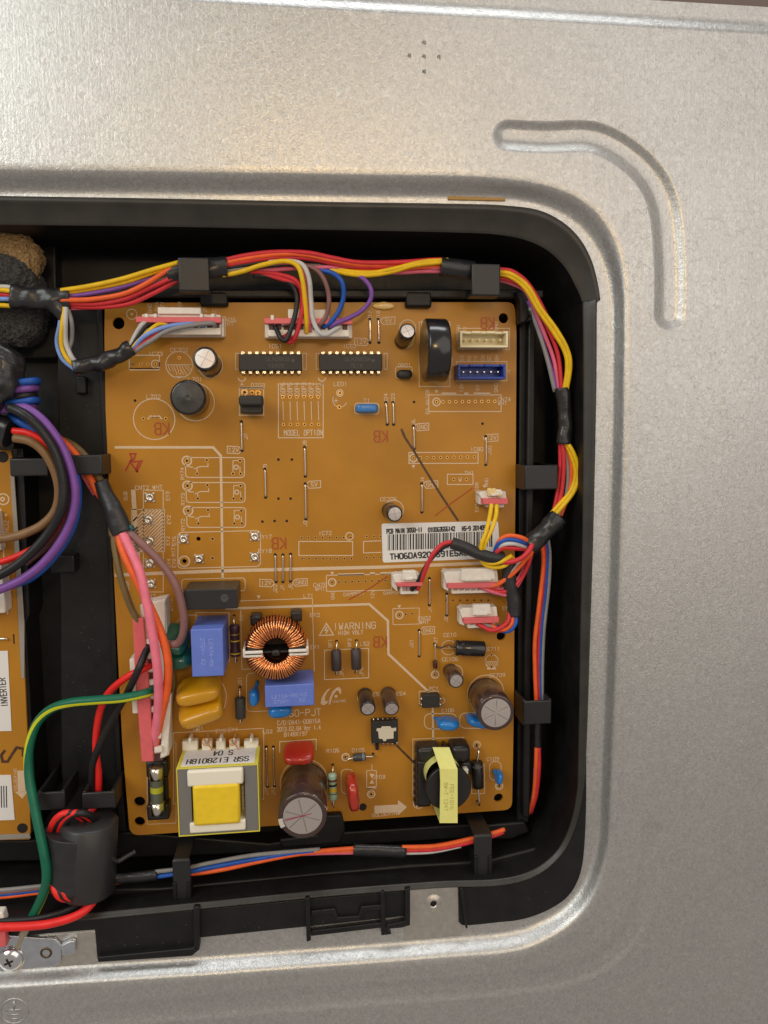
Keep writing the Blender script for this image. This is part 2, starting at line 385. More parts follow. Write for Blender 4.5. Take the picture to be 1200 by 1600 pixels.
panel = thing('refrigerator_panel', 'pressed grey galvanised steel rear panel around the black tray opening', 'panel', px(1080, 800, 0))
mb = MB()
NP = 29*6
A = path(RA, 6); B = path(RB, 6); NP = len(A)
# direction outward in pixels (from B to A)
def lerp_ring(t, z):
    out = []
    for a, b in zip(A, B):
        p = a.lerp(b, t); out.append(px(p.x, p.y, z))
    return out
prof = []
for t in (-0.15,): prof.append((t, Z_P))
for k in range(1, 12):
    t = k/12; s_ = t*t*(3-2*t); prof.append((t*1.0, Z_P-(Z_P-Z_L)*s_))
prof += [(1.0, Z_L)]
rings = [[mb.bm.verts.new(p) for p in lerp_ring(t, z)] for t, z in prof]
T_out = [(-160,303),(0,306),(250,310),(500,315),(700,318),(790,321),(850,331),(897,362),(925,408),(938,466),(933,475),(932,600),(928,800),(922,1000),(916,1180),(909,1250),(896,1301),(874,1340),(835,1370),(781,1384),(700,1387),(640,1391),(500,1402),(320,1420),(133,1438),(0,1445),(-160,1453)]
TO = path(T_out, 12)
near = [min(TO, key=lambda q: (q-b).length) for b in B]
for t in (0.5, 1.0, 1.3):
    rings.append([mb.bm.verts.new(px(*(b.lerp(q, t) if t <= 1 else q+(q-b).normalized()*5).to_2d(), Z_L)) for b, q in zip(B, near)])
for a, b in zip(rings, rings[1:]):
    for k in range(NP-1): mb.face([a[k], a[k+1], b[k+1], b[k]], True)
# outer flat sheet: connect first ring outwards to far rectangle, leaving a bead groove to be meshed on a grid
def grid_height(X, Y):
    return 0.0
first = rings[0]
# build the outer sheet as a triangulated polygon with holes (groove region is a hole filled by its own strip)
bead_c1 = path([(794,211),(850,214),(918,213),(960,228),(1000,258),(1026,292),(1040,335),(1046,400),(1047,450),(1046,492)], 8)
def offset_px(c, d):
    out = []
    for i, p in enumerate(c):
        t = (c[min(i+1, len(c)-1)]-c[max(i-1, 0)]).normalized(); out.append(Vector((p.x-t.y*d, p.y+t.x*d, 0)))
    return out
def bead_ring(half, bead_c=None):
    bead_c = bead_c or bead_c1
    L_ = offset_px(bead_c, -half); R_ = offset_px(bead_c, half)
    n = 10; t0 = (bead_c[0]-bead_c[1]).normalized(); t1 = (bead_c[-1]-bead_c[-2]).normalized(); ring_ = L_[:]
    e = bead_c[-1]; base = math.atan2((L_[-1]-e).y, (L_[-1]-e).x)
    for k in range(1, n):
        a = base+math.pi*k/n; ring_.append(Vector((e.x+half*math.cos(a), e.y+half*math.sin(a), 0)))
    ring_ += R_[::-1]; e = bead_c[0]; base = math.atan2((R_[0]-e).y, (R_[0]-e).x)
    for k in range(1, n):
        a = base+math.pi*k/n; ring_.append(Vector((e.x+half*math.cos(a), e.y+half*math.sin(a), 0)))
    return ring_
bprof = [(26, 0), (24, -0.1), (21, -0.4), (16, -1.0), (11, -1.6), (8, -1.78), (3, -1.8)]
brs = []
for h, dz in bprof:
    brs.append([mb.bm.verts.new(px(p.x, p.y, Z_P+dz)) for p in bead_ring(h)])
nb = len(brs[0])
for a, b in zip(brs, brs[1:]):
    for k in range(nb): mb.face([a[k], a[(k+1) % nb], b[(k+1) % nb], b[k]], True)
mb.face(brs[-1], True)
# small dimples
bead_c2 = path([(1020,1302),(1018,1350),(1010,1400),(985,1455),(940,1500),(880,1524),(800,1536),(700,1545),(500,1559),(300,1575),(150,1588)], 8)
b2 = [[mb.bm.verts.new(px(p.x, p.y, Z_P+dz)) for p in bead_ring(h, bead_c2)] for h, dz in ((20, 0), (18, -0.04), (14, -0.22), (9, -0.42), (6, -0.46), (3, -0.47))]
for a, b in zip(b2, b2[1:]):
    for k in range(len(a)): mb.face([a[k], a[(k+1) % len(a)], b[(k+1) % len(a)], b[k]], True)
mb.face(b2[-1], True)
holes_v = [brs[0], b2[0]]
for (hx, hy) in ((663,67),(663,88),(663,112),(640,87),(686,89)):
    c = px(hx, hy, Z_P); rr = []
    for r_, dz in ((0.75, 0), (0.55, -0.4), (0.25, -1.2)):
        rr.append([mb.bm.verts.new(c+Vector((r_*math.cos(k*math.pi/5), r_*math.sin(k*math.pi/5), dz))) for k in range(10)])
    for a, b in zip(rr, rr[1:]):
        for k in range(10): mb.face([a[k], a[(k+1) % 10], b[(k+1) % 10], b[k]], True)
    mb.face(rr[-1]); holes_v.append(rr[0])
crease = [(-400,-52),(-160,-38),(100,-22),(380,-4),(600,8),(800,19),(1000,31),(1200,43),(1420,56)]
far = [mb.bm.verts.new(px(x, y+12, Z_P)) for x, y in crease]
corner = [mb.bm.verts.new(px(1500, 70, Z_P)), mb.bm.verts.new(px(1560, 900, Z_P)), mb.bm.verts.new(px(1560, 1900, Z_P)), mb.bm.verts.new(px(600, 1950, Z_P)), mb.bm.verts.new(px(-400, 1950, Z_P)), mb.bm.verts.new(px(-400, 1560, Z_P))]
left_top = mb.bm.verts.new(px(-400, 262, Z_P))
outer = far+corner+first[::-1]+[left_top]
allv = [outer]+holes_v
flat = [v for l in allv for v in l]
for tri in tessellate_polygon([[v.co for v in l] for l in allv]):
    mb.face([flat[i] for i in tri])
# the rolled crease near the top edge of the panel: a low ridge and then the fold away
prev = far
for dy, z in ((9, Z_P-0.10), (5, Z_P-0.5), (-1, Z_P-1.2), (-5, Z_P-1.5), (-10, Z_P-1.6)):
    cur = [mb.bm.verts.new(px(x, y+dy, z)) for x, y in crease]
    for k in range(len(cur)-1): mb.face([prev[k], prev[k+1], cur[k+1], cur[k]], True)
    prev = cur
cur = [mb.bm.verts.new(px(x, y-36-(x-840)*0.012 if x < 840 else y-32, Z_P-1.6)) for x, y in crease]
for k in range(len(cur)-1): mb.face([prev[k], prev[k+1], cur[k+1], cur[k]], False)
bmesh.ops.recalc_face_normals(mb.bm, faces=mb.bm.faces[:])
for f in mb.bm.faces:
    if f.calc_center_median().z > 21 and f.normal.z < 0: pass
s_ = sum(f.normal.z for f in mb.bm.faces)
if s_ < 0: bmesh.ops.reverse_faces(mb.bm, faces=mb.bm.faces[:])
build(mb, 'steel_sheet', M_panel, panel)
m = MB(); m.ppx([(700,306),(790,309),(790,314),(700,312)], Z_L+0.05, Z_L+0.6, 0.2)
build(m, 'adhesive_pad', mat('amber_adhesive', (0.38, 0.21, 0.05), 0.5, bump=0.3), panel, 'short strip of amber adhesive on the ledge above the tray')
# embossed earth symbol
m = MB(); Zs = Z_P+0.05
c = px(22, 1580, Zs); m.torus(c, 4.6, 0.32, 40, 6, sq=0.5)
for (a, b) in (((22,1564),(22,1578)), ((8,1579),(36,1578)), ((12,1586),(32,1585)), ((16,1592),(29,1592))):
    m.tube([px(a[0], a[1], Zs), px(b[0], b[1], Zs)], 0.34, 6, sq=0.5)
build(m, 'earth_symbol', M_panel, panel, 'raised earth symbol in a circle')
# darker cabinet beyond the panel top
o = MB(); o.ppx([(700,-120),(1500,-70),(1500,32),(1200,13),(1000,4),(840,-4),(700,-12)], Z_P-12, Z_P-3.3, 0.6)
tt = build(o, 'cabinet_edge', mat('brown_cabinet', (0.16, 0.12, 0.105), 0.6, bump=0.2, bscale=1)); tt['label'] = 'dull brown cabinet edge along the top right of the steel panel'; tt['category'] = 'edge trim'

# steel tabs exposed in the cut-outs of the tray, earth bracket with its screw
m = MB(); m.ppx([(632,1382),(722,1378),(722,1462),(632,1470)], Z_L-2, Z_L+0.4, 0.2)
c = px(677, 1411, Z_L+0.4)
m.lathe(c, c+Vector((0, 0, 1)), [(0.02, 3.4), (0.35, 2.6), (0.75, 1.9), (0.8, 1.3), (-0.6, 1.15)], 20, False, False)
tb = build(m, 'mounting_tab', M_panel2, panel, 'bright steel tab with a screw hole below the tray rim')
m = MB(); m.lathe(c+Vector((0, 0, 0.2)), c+Vector((0, 0, 1)), [(0, 1.2), (0.02, 0.1)], 16); build(m, 'screw_hole', M_dark, tb)

# ================================================================== BLACK PLASTIC TRAY
tray = thing('electronics_tray', 'black moulded plastic tray recessed in the steel panel, holding both circuit boards', 'tray', px(560, 850, -20))
Z_F = -16.0
T_in = [(-160,347),(0,349),(250,352),(500,357),(700,361),(790,366),(845,382),(882,412),(904,450),(912,470),(913,482),(914,600),(913,800),(909,1000),(906,1180),(903,1245),(891,1297),(870,1335),(832,1364),(780,1377),(700,1380),(640,1384),(500,1395),(320,1413),(133,1431),(0,1438),(-160,1446)]
T_out = [(-160,303),(0,306),(250,310),(500,315),(700,318),(790,321),(850,331),(897,362),(925,408),(938,466),(933,475),(932,600),(928,800),(922,1000),(916,1180),(909,1250),(896,1301),(874,1340),(835,1370),(781,1384),(700,1387),(640,1391),(500,1402),(320,1420),(133,1438),(0,1445),(-160,1453)]
a_ = path(T_in, 6); b_ = path(T_out, 6)
def ring_px(P, z): return [px(p.x, p.y, z) for p in P]
m = MB()
R_ = [ring_px(b_, Z_L+0.3), ring_px(b_, Z_TR-0.4)]
R_.append([p.lerp(q, 0.08)+Vector((0, 0, 0)) for p, q in zip(ring_px(b_, Z_TR), ring_px(a_, Z_TR))])
R_.append([p.lerp(q, 0.22) for p, q in zip(ring_px(b_, Z_TR+0.1), ring_px(a_, Z_TR))])
R_.append([p.lerp(q, 0.27)-Vector((0, 0, 0.7)) for p, q in zip(ring_px(b_, Z_TR), ring_px(a_, Z_TR))])
R_.append([p.lerp(q, 0.90)-Vector((0, 0, 0.9)) for p, q in zip(ring_px(b_, Z_TR), ring_px(a_, Z_TR))])
R_.append([p-Vector((0, 0, 1.6)) for p in ring_px(a_, Z_TR)])
vr = [[m.bm.verts.new(p) for p in r] for r in R_]
for a, b in zip(vr, vr[1:]):
    for k in range(len(a)-1): m.face([a[k], a[k+1], b[k+1], b[k]], True)
build(m, 'rim', M_rim_lit, tray)
m = MB()
top = [p-Vector((0, 0, 1.6)) for p in ring_px(a_, Z_TR)]
cen = px(470, 850, 0)
def inset(P, d, z):
    out = []
    for i, p in enumerate(P):
        t = (P[min(i+1, len(P)-1)]-P[max(i-1, 0)]).normalized(); out.append(Vector((p.x+t.y*d, p.y-t.x*d, z)))
    return out
mids = [top, inset(top, 0.5, 4), inset(top, 1.0, Z_F+3), inset(top, 2.0, Z_F+0.8), inset(top, 4.0, Z_F)]
vr = [[m.bm.verts.new(p) for p in r] for r in mids]
for a, b in zip(vr, vr[1:]):
    for k in range(len(a)-1): m.face([a[k], a[k+1], b[k+1], b[k]], True)
build(m, 'side_wall', M_tray, tray)
m = MB()
m.ppx([(-170,300),(960,300),(960,1500),(-170,1500)], Z_F-2, Z_F-0.02); build(m, 'tray_floor', M_tray, tray)
def plas(name, spec, label=None, mt=None, bev=0.5):
    m = MB()
    for s_ in spec:
        if len(s_) == 6: m.bpx(*s_, bev=bev)
        else: m.ppx(s_[0], s_[1], s_[2], bev)
    return build(m, name, mt or M_tray, tray, label)
# lower flange outside the rim wall, with ribs and latch pocket
plas('lower_flange', [([(-160,1474),(0,1465),(60,1460),(148,1453),(152,1500),(300,1487),(306,1466),(480,1448),(637,1431),(637,1392),(500,1403),(320,1421),(133,1436),(-160,1450)], Z_L-2, Z_L+0.9),
                      ([(p.x,p.y) for p in path([(716,1388),(780,1383),(834,1368),(873,1339),(895,1300),(906,1250),(911,1200),(914,1170),(916,1170),(916,1210),(916,1255),(914,1310),(910,1350),(902,1378),(886,1402),(862,1419),(835,1431),(808,1438),(780,1441),(728,1446),(717,1441)], 5)], Z_L-2, Z_L+0.9)], bev=0.3)
plas('rib', [([(152,1496),(300,1482),(306,1478),(312,1484),(300,1494),(153,1504)], Z_L-1, Z_TR+1)], bev=0.4)
plas('rib', [([(302,1418),(312,1417),(312,1483),(303,1484)], Z_L-1, Z_TR+1)], bev=0.4)
plas('rib', [([(477,1404),(484,1403),(486,1470),(479,1472)], Z_L-1, Z_TR+1)], bev=0.3)
plas('rib', [([(633,1390),(641,1388),(641,1446),(627,1450),(604,1452),(604,1446),(633,1440)], Z_L-1, Z_TR+1)], bev=0.3)
plas('rib', [([(719,1388),(724,1387),(731,1450),(728,1452)], Z_L-1, Z_TR+1)], bev=0.3)
plas('rib', [([(594,1394),(601,1393),(603,1452),(612,1460),(596,1462)], Z_L-1, Z_TR+0.5)], bev=0.3)
plas('latch', [([(486,1424),(524,1420),(528,1434),(560,1432),(564,1417),(600,1414),(600,1422),(568,1424),(562,1439),(526,1441),(520,1428),(486,1431)], Z_L-1, Z_L+2.2)], bev=0.3)
plas('latch', [([(486,1455),(604,1441),(604,1449),(486,1463)], Z_L-1, Z_L+2.2)], bev=0.3)
# board supports: long ridges beside and above the main board
plas('ridge', [([(812,478),(836,478),(826,1285),(808,1285)], Z_F, -1.5)])
plas('ridge', [([(826,500),(838,500),(828,1278),(817,1278)], Z_F, 2.5)], bev=0.7)
plas('ridge', [([(110,452),(850,452),(850,466),(110,464)], Z_F, 3.0)], bev=0.6)
plas('corner_guide', [([(805,455),(838,452),(836,486),(820,505),(812,505),(812,470)], Z_F, 5.5)], bev=0.8)
plas('corner_guide', [([(752,1290),(820,1284),(828,1300),(800,1312),(755,1312)], Z_F, 0.5)], bev=0.8)
# platform between the two boards with the deep channel on its left
plas('platform', [([(88,470),(164,470),(168,640),(175,780),(184,960),(196,1235),(204,1300),(96,1300)], Z_F, -5)], bev=0.8)
plas('platform', [([(-160,330),(86,330),(90,560),(-160,560)], Z_F, -9)], bev=0.8)
plas('channel_wall', [([(26,640),(34,640),(46,960),(40,975),(60,1300),(48,1300),(26,960)], Z_F, -1)], bev=0.4)
plas('ridge', [([(150,475),(160,475),(190,1210),(198,1300),(184,1300),(172,960)], Z_F, -2.5)], bev=0.5)
plas('stop_block', [(78,868,116,895,-16,2)])
plas('stop_block', [(118,588,134,615,-16,-2)])
# long horizontal shelf under the boards
plas('shelf', [([(-160,1316),(45,1313),(200,1300),(420,1318),(540,1300),(800,1284),(800,1306),(540,1322),(400,1334),(100,1345),(-160,1350)], Z_F, -7)], bev=0.8)
plas('shelf', [([(-160,1395),(250,1388),(640,1352),(760,1345),(860,1320),(880,1335),(840,1364),(640,1380),(250,1414),(-160,1432)], Z_F, 8)], bev=0.8)
plas('board_catch', [([(497,1275),(534,1273),(540,1296),(532,1318),(440,1326),(436,1312),(495,1305)], Z_F, 3)], bev=0.8)
for (x0, y0, x1, y1) in ((312,455,356,478),(634,455,675,480)):
    plas('board_catch', [(x0, y0, x1, y1, -14, 3.2)], bev=1.0)
# cable clips: loop arms over the wires
def clip(spec, z0, z1, th=1.2, label=None, foot=None):
    m = MB(); m.bpx(*spec, z1-th, z1, bev=0.55)
    a = px(spec[0], spec[1], z1); b = px(spec[2], spec[3], z1)
    if foot == 'v':   # legs at both ends in y
        m.prism([(a.x, a.y-th), (b.x, a.y-th), (b.x, a.y), (a.x, a.y)], z0, z1-th/2, 0.3); m.prism([(a.x, b.y), (b.x, b.y), (b.x, b.y+th), (a.x, b.y+th)], z0, z1-th/2, 0.3)
    else:
        m.prism([(a.x, b.y), (a.x+th, b.y), (a.x+th, a.y), (a.x, a.y)], z0, z1-th/2, 0.3); m.prism([(b.x-th, b.y), (b.x, b.y), (b.x, a.y), (b.x-th, a.y)], z0, z1-th/2, 0.3)
    return build(m, 'cable_clip', mat('clip_plastic', (0.016, 0.016, 0.017), 0.40, bump=0.1, bscale=2), tray, label)
clip((278,402,327,455), 9, 16.5, foot='v'); clip((737,412,782,462), 9, 16.5, foot='v')
clip((820,727,872,765), -14, 12); clip((818,1095,862,1132), -14, 12)
clip((15,716,75,744), -14, 13); clip((106,711,160,742), -14, 13)
clip((58,1238,102,1266), -14, 12); clip((128,1238,180,1264), -14, 13)
clip((270,1344,298,1412), -10, 14, 1.0, foot='v'); clip((741,1306,769,1368), -10, 14, 1.0, foot='v')
for (x0, x1) in ((270,276),(292,298)):
    plas('clip_leg', [(x0,1380,x1,1414,2,14.6)], bev=0.2)
for (x0, x1) in ((741,747),(763,769)):
    plas('clip_leg', [(x0,1338,x1,1372,2,14.6)], bev=0.2)

# ================================================================== MAIN CIRCUIT BOARD
board = thing('main_circuit_board', 'orange-brown main circuit board crowded with coloured components in the middle of the tray', 'circuit board', px(490, 880, 0))
outl = [(164,473),(804,472),(807,520),(806,700),(804,900),(803,1100),(800,1265),(600,1279),(400,1292),(203,1306),(191,1160),(184,1020),(178,900),(171,780),(165,640),(163,520)]
P = [px(x, y, 0) for x, y in outl]
P = rounded([(p.x, p.y, 0) for p in P], [1.5,3,0,0,0,0,3.5,0,0,4,0,0,0,0,0,0], 6)
holes = [(185,505,2.1),(787,497,1.9),(218,1253,2.1),(218,1284,2.0),(779,1247,1.9),(783,994,1.8),(288,877,0.85),(310,842,0.8)]
m = MB()
ring_o = [m.bm.verts.new((p.x, p.y, 0)) for p in P]; ring_b = [m.bm.verts.new((p.x, p.y, -1.6)) for p in P]
loops = [ring_o]
for k in range(len(P)): m.face([ring_o[k], ring_o[(k+1) % len(P)], ring_b[(k+1) % len(P)], ring_b[k]])
for hx, hy, hr in holes:
    c = px(hx, hy, 0); t_ = [m.bm.verts.new(c+Vector((hr*math.cos(k*math.pi/12), hr*math.sin(k*math.pi/12), 0))) for k in range(24)]
    u_ = [m.bm.verts.new(v.co-Vector((0, 0, 1.6))) for v in t_]
    for k in range(24): m.face([t_[k], t_[(k+1) % 24], u_[(k+1) % 24], u_[k]], True)
    loops.append(t_)
fl = [v for l in loops for v in l]
for tri in tessellate_polygon([[v.co for v in l] for l in loops]): m.face([fl[i] for i in tri])
for f in m.bm.faces:
    f.normal_update()
    if abs(f.normal.z) > 0.9 and f.normal.z < 0: f.normal_flip()
build(m, 'bare_board', M_board, board)
# ---- silkscreen
sk = MB()
def poly(pts, w_=0.3, closed=False): sk.strip(pts, w_, closed=closed)
def rect(x0, y0, x1, y1, w_=0.3, sl=0.0):
    poly([(x0, y0), (x1, y0-sl), (x1, y1-sl), (x0, y1)], w_, True)
def rrect(x0, y0, x1, y1, r=5, w_=0.3, sl=0):
    P = rounded([(x0, y0, 0), (x1, y0-sl, 0), (x1, y1-sl, 0), (x0, y1, 0)], r, 5); poly([(p.x, p.y) for p in P], w_, True)
def circ(x, y, rpx, w_=0.3, a0=0, a1=360): sk.ring(x, y, rpx/4.28, w_, a0=a0, a1=a1)
def T(t, x, y, s=1.5, rot=0, wx=1.0): txt(sk, t, x, y, s, rot, wx=wx)
def flag(t, x, y, d=1):
    poly([(x-11*d, y), (x-6*d, y-5), (x+12*d, y-6), (x+12*d, y+5), (x-6*d, y+6)], 0.3, True); T(t, x+2*d, y, 1.4)
poly([(179,699),(333,699),(345,712),(348,905)], 0.9)
poly([(179,899),(240,896),(348,892),(600,886),(802,878)], 1.25)
poly([(208,765),(213,840),(217,897)], 1.6)
poly([(352,951),(577,944),(606,970),(607,1022),(672,1083)], 0.9); poly([(676,1096),(677,1160),(676,1180)], 0.8)
poly([(345,940),(488,935),(491,1049)], 0.3); poly([(376,951),(378,1046),(402,1045)], 0.3)
# warning block, logo, revision text
T('!WARNING', 554, 978, 2.5, 0, 0.87); T('HIGH VOLT', 548, 988.5, 1.4, 0, 0.8)
poly([(510,974),(499,993),(521,992)], 0.45, True); poly([(511,979),(508,985),(512,985),(509,990)], 0.5)
T('3050-PJT', 468, 1114, 2.6, 0, 0.84); T('C/D:DA41-00815A', 467, 1128, 1.65, 0, 0.70); T('2013.02.04 Ver 1.4', 467, 1138, 1.65, 0, 0.59); T('B148X197', 462, 1147, 1.55, 0, 0.76)
def fill(pts, z=0.06): 
    c3 = [px(x, y, z) for x, y in pts]; v = [sk.bm.verts.new(p) for p in c3]
    for tri in tessellate_polygon([c3]): sk.face([v[k] for k in tri])
fill([(501,1100),(502,1092),(506,1084),(512,1077),(517,1075),(511,1082),(508,1089),(508,1095),(511,1096),(514,1093),(511,1099),(506,1102)])
fill([(513.5,1101),(515,1091),(519,1081),(525,1075),(530,1073.5),(533,1077),(533,1084),(530,1083),(529,1079),(526,1079),(521,1085),(518,1092),(516,1101)])
sk.disc(525, 1088, 0.6); T('LEAD-FREE', 530, 1095.5, 0.9, 0, 0.68)
# arrow
sk.poly([px(585,1259,.06), px(585,1271,.06), px(622,1269,.06), px(622,1257,.06)][::1]); sk.poly([px(622,1250,.06), px(622,1274,.06), px(636,1261,.06)])
T('SOLDERING', 603, 1272, 1.3, 2)
# MODEL OPTION
rect(435,600,505,684,0.35); T('MODEL OPTION', 474, 676, 1.9, 0, 0.66)
for i, x in enumerate((442,453,464,475,486,497)):
    poly([(x,627),(x+1,657)], 0.3); T('DOP%d' % (6-i), x, 608, 1.6, 90, 0.8)
# ICs outlines & names
for (x, y, n) in ((430,541,'IC51'),(546,541,'IC52'),(215,570,''),(243,553,'IC73'),(280,547,'CE702'),(305,593,'L701'),(240,620,'L702'),(403,602,'D703'),
                  (607,780,'CE206'),(532,600,'LED1'),(573,626,'T1'),(632,571,'OR01'),(663,505,'BZ'),(508,833,'IC72'),(745,702,'IC80'),(733,739,'TH1'),
                  (482,931,'L71'),(520,931,''),(492,961,'EY2'),(492,1011,'EY1'),(570,1006,'L52'),(585,1085,'CE5'),(624,1084,'CE54'),(678,1076,'PC1'),
                  (700,1110,'C106'),(560,1172,'D105'),(703,992,'CE10'),(703,1030,'CE106'),(769,1014,'CE711'),(777,1055,'CE709'),(770,1186,'C109'),(592,1214,'D103'),
                  (345,1142,'EY5'),(364,1140,'EY4'),(418,1143,'L02'),(258,932,'WHT'),(235,932,'CN7'),(310,1138,'L01'),(222,762,'CNT2'),(246,761,'WHT'),
                  (520,1173,'R105'),(785,630,'WHT'),(788,624,'CN74'),(358,500,'CN76'),(357,506,'WHT'),(790,582,'WHT'),(795,950,'CN73'),(663,966,'CN02'),(663,972,'WHT'),(500,920,'WHT'),(500,914,'CN75')):
    if n: T(n, x, y, 1.35)
for (x, y, n) in ((196,775,'SUB'),(196,822,'VALVE'),(199,915,'COM'),(262,775,'EY3'),(264,812,'EY2'),(262,845,'EY2'),(264,880,'EY4'),(267,945,'EY10'),(285,740,'RY74'),(286,780,'RY73'),(286,820,'RY72'),
                  (271,860,'RY71'),(272,845,'EY6'),(272,880,'EY8'),(716,520,'FLASH'),(704,575,'SERVICE'),(668,628,'ES WATER'),(745,777,'EXT-SENSOR'),
                  (377,965,'R1'),(368,1000,'R73'),(516,1005,'BF1'),(546,1004,'BF2'),(760,754,'GND'),(746,606,'5V'),(721,606,'12V'),(775,606,'GND'),
                  (722,560,'5V'),(733,560,'RX'),(743,560,'TX'),(754,560,'CN'),(764,560,'SC'),(776,560,'GN'),(726,515,'5V'),(775,510,'GND'),(234,482,'GND'),(245,479,'EVA'),(253,479,'12V'),(281,476,'5V'),(320,486,'12V'),(335,488,'AC')):
    T(n, x, y, 1.2, 90)
for (x, y, n) in ((384,682,'J7'),(414,730,'J9'),(476,693,'J8'),(477,818,'J3'),(603,622,'J24'),(614,622,'J23'),(646,660,'J6'),(660,750,'J4'),(765,704,'J20'),(430,920,'J22'),(441,918,'J1'),(454,917,'J5'),
                  (672,950,'J11'),(697,968,'J2'),(643,1006,'J21'),(578,493,'J17'),(591,493,'J18'),(534,1050,'JP7'),(565,1050,'JP8'),(416,1236,'J10'),(427,1236,'J12'),(681,1000,'R7'),(375,1065,'J31')):
    T(n, x, y, 1.25, 90)
T('EY17', 414, 839, 1.35); T('EY18', 414, 861, 1.35)
for a in (('12V',367,703,-1),('5V',489,757,1),('GND',658,667,1),('GND',672,757,1),('12V',766,684,1),('12V',418,911,-1),('GND',468,910,1),('5V',605,501,1),('12V',566,534,-1),('GND',667,985,1)): flag(*a)
# connector footprints
def row(x0, y0, x1, y1, n, mark=True):
    for i in range(n):
        t = i/(n-1); pad(x0+(x1-x0)*t, y0+(y1-y0)*t, 0.42)
    if mark: circ(x0, y0, 6, 0.5)
pads = MB(); pdark = MB()
def pad(x, y, r=0.45):
    pads.ring(x, y, r*1.15, r*0.75, z=0.09, n=12); pdark.disc(x, y, r*0.85, z=0.07, n=10)
def dot(x, y, r=0.5): pdark.disc(x, y, r, z=0.08, n=10)
rect(670,617,783,643,0.35,0); row(682,628,773,627,10)
for a, b in ((690,713),(725,732),(740,766)): poly([(a,615),(b,615)], 0.8)
rect(639,707,747,724,0.35); row(646,715.5,741,714,10); rect(699,741,739,757,0.35); pad(709,749); pad(729,749); T('w', 719, 749, 1.6)
rrect(510,899,612,924,1,0.35,2); row(519,910,602,907,9); T('GND',520,930,1.2,90); T('DAMPER1',553,928,1.2,2); T('12V',582,929,1.2,90); T('DAMPER2',614,926,1.1,2)
poly([(528,898),(569,897)],0.9); poly([(578,896),(586,896)],0.9); poly([(594,896),(614,895)],0.9)
rrect(614,951,655,976,1,0.3,1); row(624,961,644,959,3)
rect(202,555,249,576,0.35); poly([(202,577),(249,577)],0.8); 
for x in (208,220,231,243): pad(x,569,0.38)
circ(243,569,6,0.4)
circ(280,570,20,0.35); poly([(261,570),(299,570)],0.3)
for k in range(8): poly([(263+k*4.2,571),(266+k*4.2+min(k,4)*1.2,578+(8 if 1<k<6 else 2))],0.25)
sk.poly([px(273,588,.06),px(273,591,.06),px(287,591,.06),px(287,588,.06)]); pad(280,559,0.4); pad(281,581,0.4)
circ(328,570,19,0.3); sk.poly([px(322,588,.06),px(322,591,.06),px(335,591,.06),px(335,588,.06)])
circ(305,628,29,0.35); circ(241,655,31,0.35); pad(224,654); pad(259,654)
for k in range(3): circ(236+k*6, 653, 3, 0.4, 0, 180)
poly([(230,654),(234,654)],0.4); poly([(250,654),(254,654)],0.4)
rect(374,606,412,649,0.35); poly([(374,606),(412,606)],0.8); pad(382,613,0.7); pad(394,613,0.5); pad(403,614,0.7); circ(382,613,5,0.35)
circ(531,614,5,0.4); pad(531,614,0.5); circ(531,625,11,0.3,-160,-20); circ(531,625,11,0.3,150,200); pad(530,636,0.5); T('+',525,626,2)
rrect(554,630,592,647,6,0.35)
rrect(618,573,644,591,4,0.3)
rect(655,503,703,604,0.3)
# relays (unpopulated)
for (y0, dx) in ((715,0),(754,1),(793,2)):
    rrect(290+dx,y0,382+dx,y0+31,6,0.35); circ(292+dx,y0+5,7,0.55); pad(292+dx,y0+5,0.6); pad(323+dx,y0+4,0.5); pad(308+dx,y0+25,0.5)
    poly([(293+dx,y0+14),(302+dx,y0+15)],0.35); poly([(303+dx,y0+18),(312+dx,y0+14),(325+dx,y0+14),(325+dx,y0+9)],0.35); poly([(308+dx,y0+16),(308+dx,y0+22)],0.35)
    poly([(373+dx,y0+4),(364+dx,y0+5),(364+dx,y0+24)],0.3); poly([(375+dx,y0+24),(375+dx,y0+14)],0.3); circ(369+dx,y0+15,3.2,0.4); pad(375+dx,y0+5,0.5); pad(364+dx,y0+25,0.5); pad(376+dx,y0+25,0.5)
rrect(278,832,407,888,7,0.35,3); circ(288,877,8,0.5)
for k in range(2): pad(332, 842+30*k, 0.55)
rect(224,766,255,925,0.3)
for k in range(26):
    x0 = 206; t = -46+k*5.4
    ya, yb = 796, 862
    pts = []
    for xx in (206, 257):
        pass
    xs = x0+t; a = (max(x0, xs), ya+(max(x0, xs)-xs) if False else ya)
    # 45 degree hatch from lower-left to upper-right clipped to the rectangle
    X0, X1 = xs+0.0, xs+66.0
    p0 = [X0, yb]; p1 = [X1, ya]
    if p0[0] < 206: p0 = [206, yb-(206-X0)]
    if p1[0] > 257: p1 = [257, ya+(X1-257)]
    if p0[1] > ya and p1[1] < yb and p0[0] < p1[0]: poly([tuple(p0), tuple(p1)], 0.5)
rect(206,796,257,862,0.3)
for (x, y) in ((435,718),(456,718),(435,779),(454,779),(410,815),(429,814),(448,814),(647,628),(754,662),(211,626)): dot(x, y, 0.5)
rect(467,846,551,868,0.35)
for k in range(8): pad(471+k*11,840,0.42); pad(472+k*11,873,0.42)
poly([(596,845),(568,846),(568,864),(596,863)],0.35)
for k in range(3): pad(573+k*11,838,0.42); pad(573+k*11,871,0.42)
circ(546,838,6,0.4)
rrect(284,905,383,925,5,0.3,2); rrect(306,957,358,1034,2,0.3)
rrect(507,1016,576,1062,1,0.35,3)
circ(312,1090,42,0.3,-70,70); circ(300,990,30,0.3,40,140)
for (x, y, r) in ((570,1089,12),(607,1087,12),(637,513,13),(710,1052,14),(615,797,16),(759,1083,31)): circ(x, y, r, 0.35)
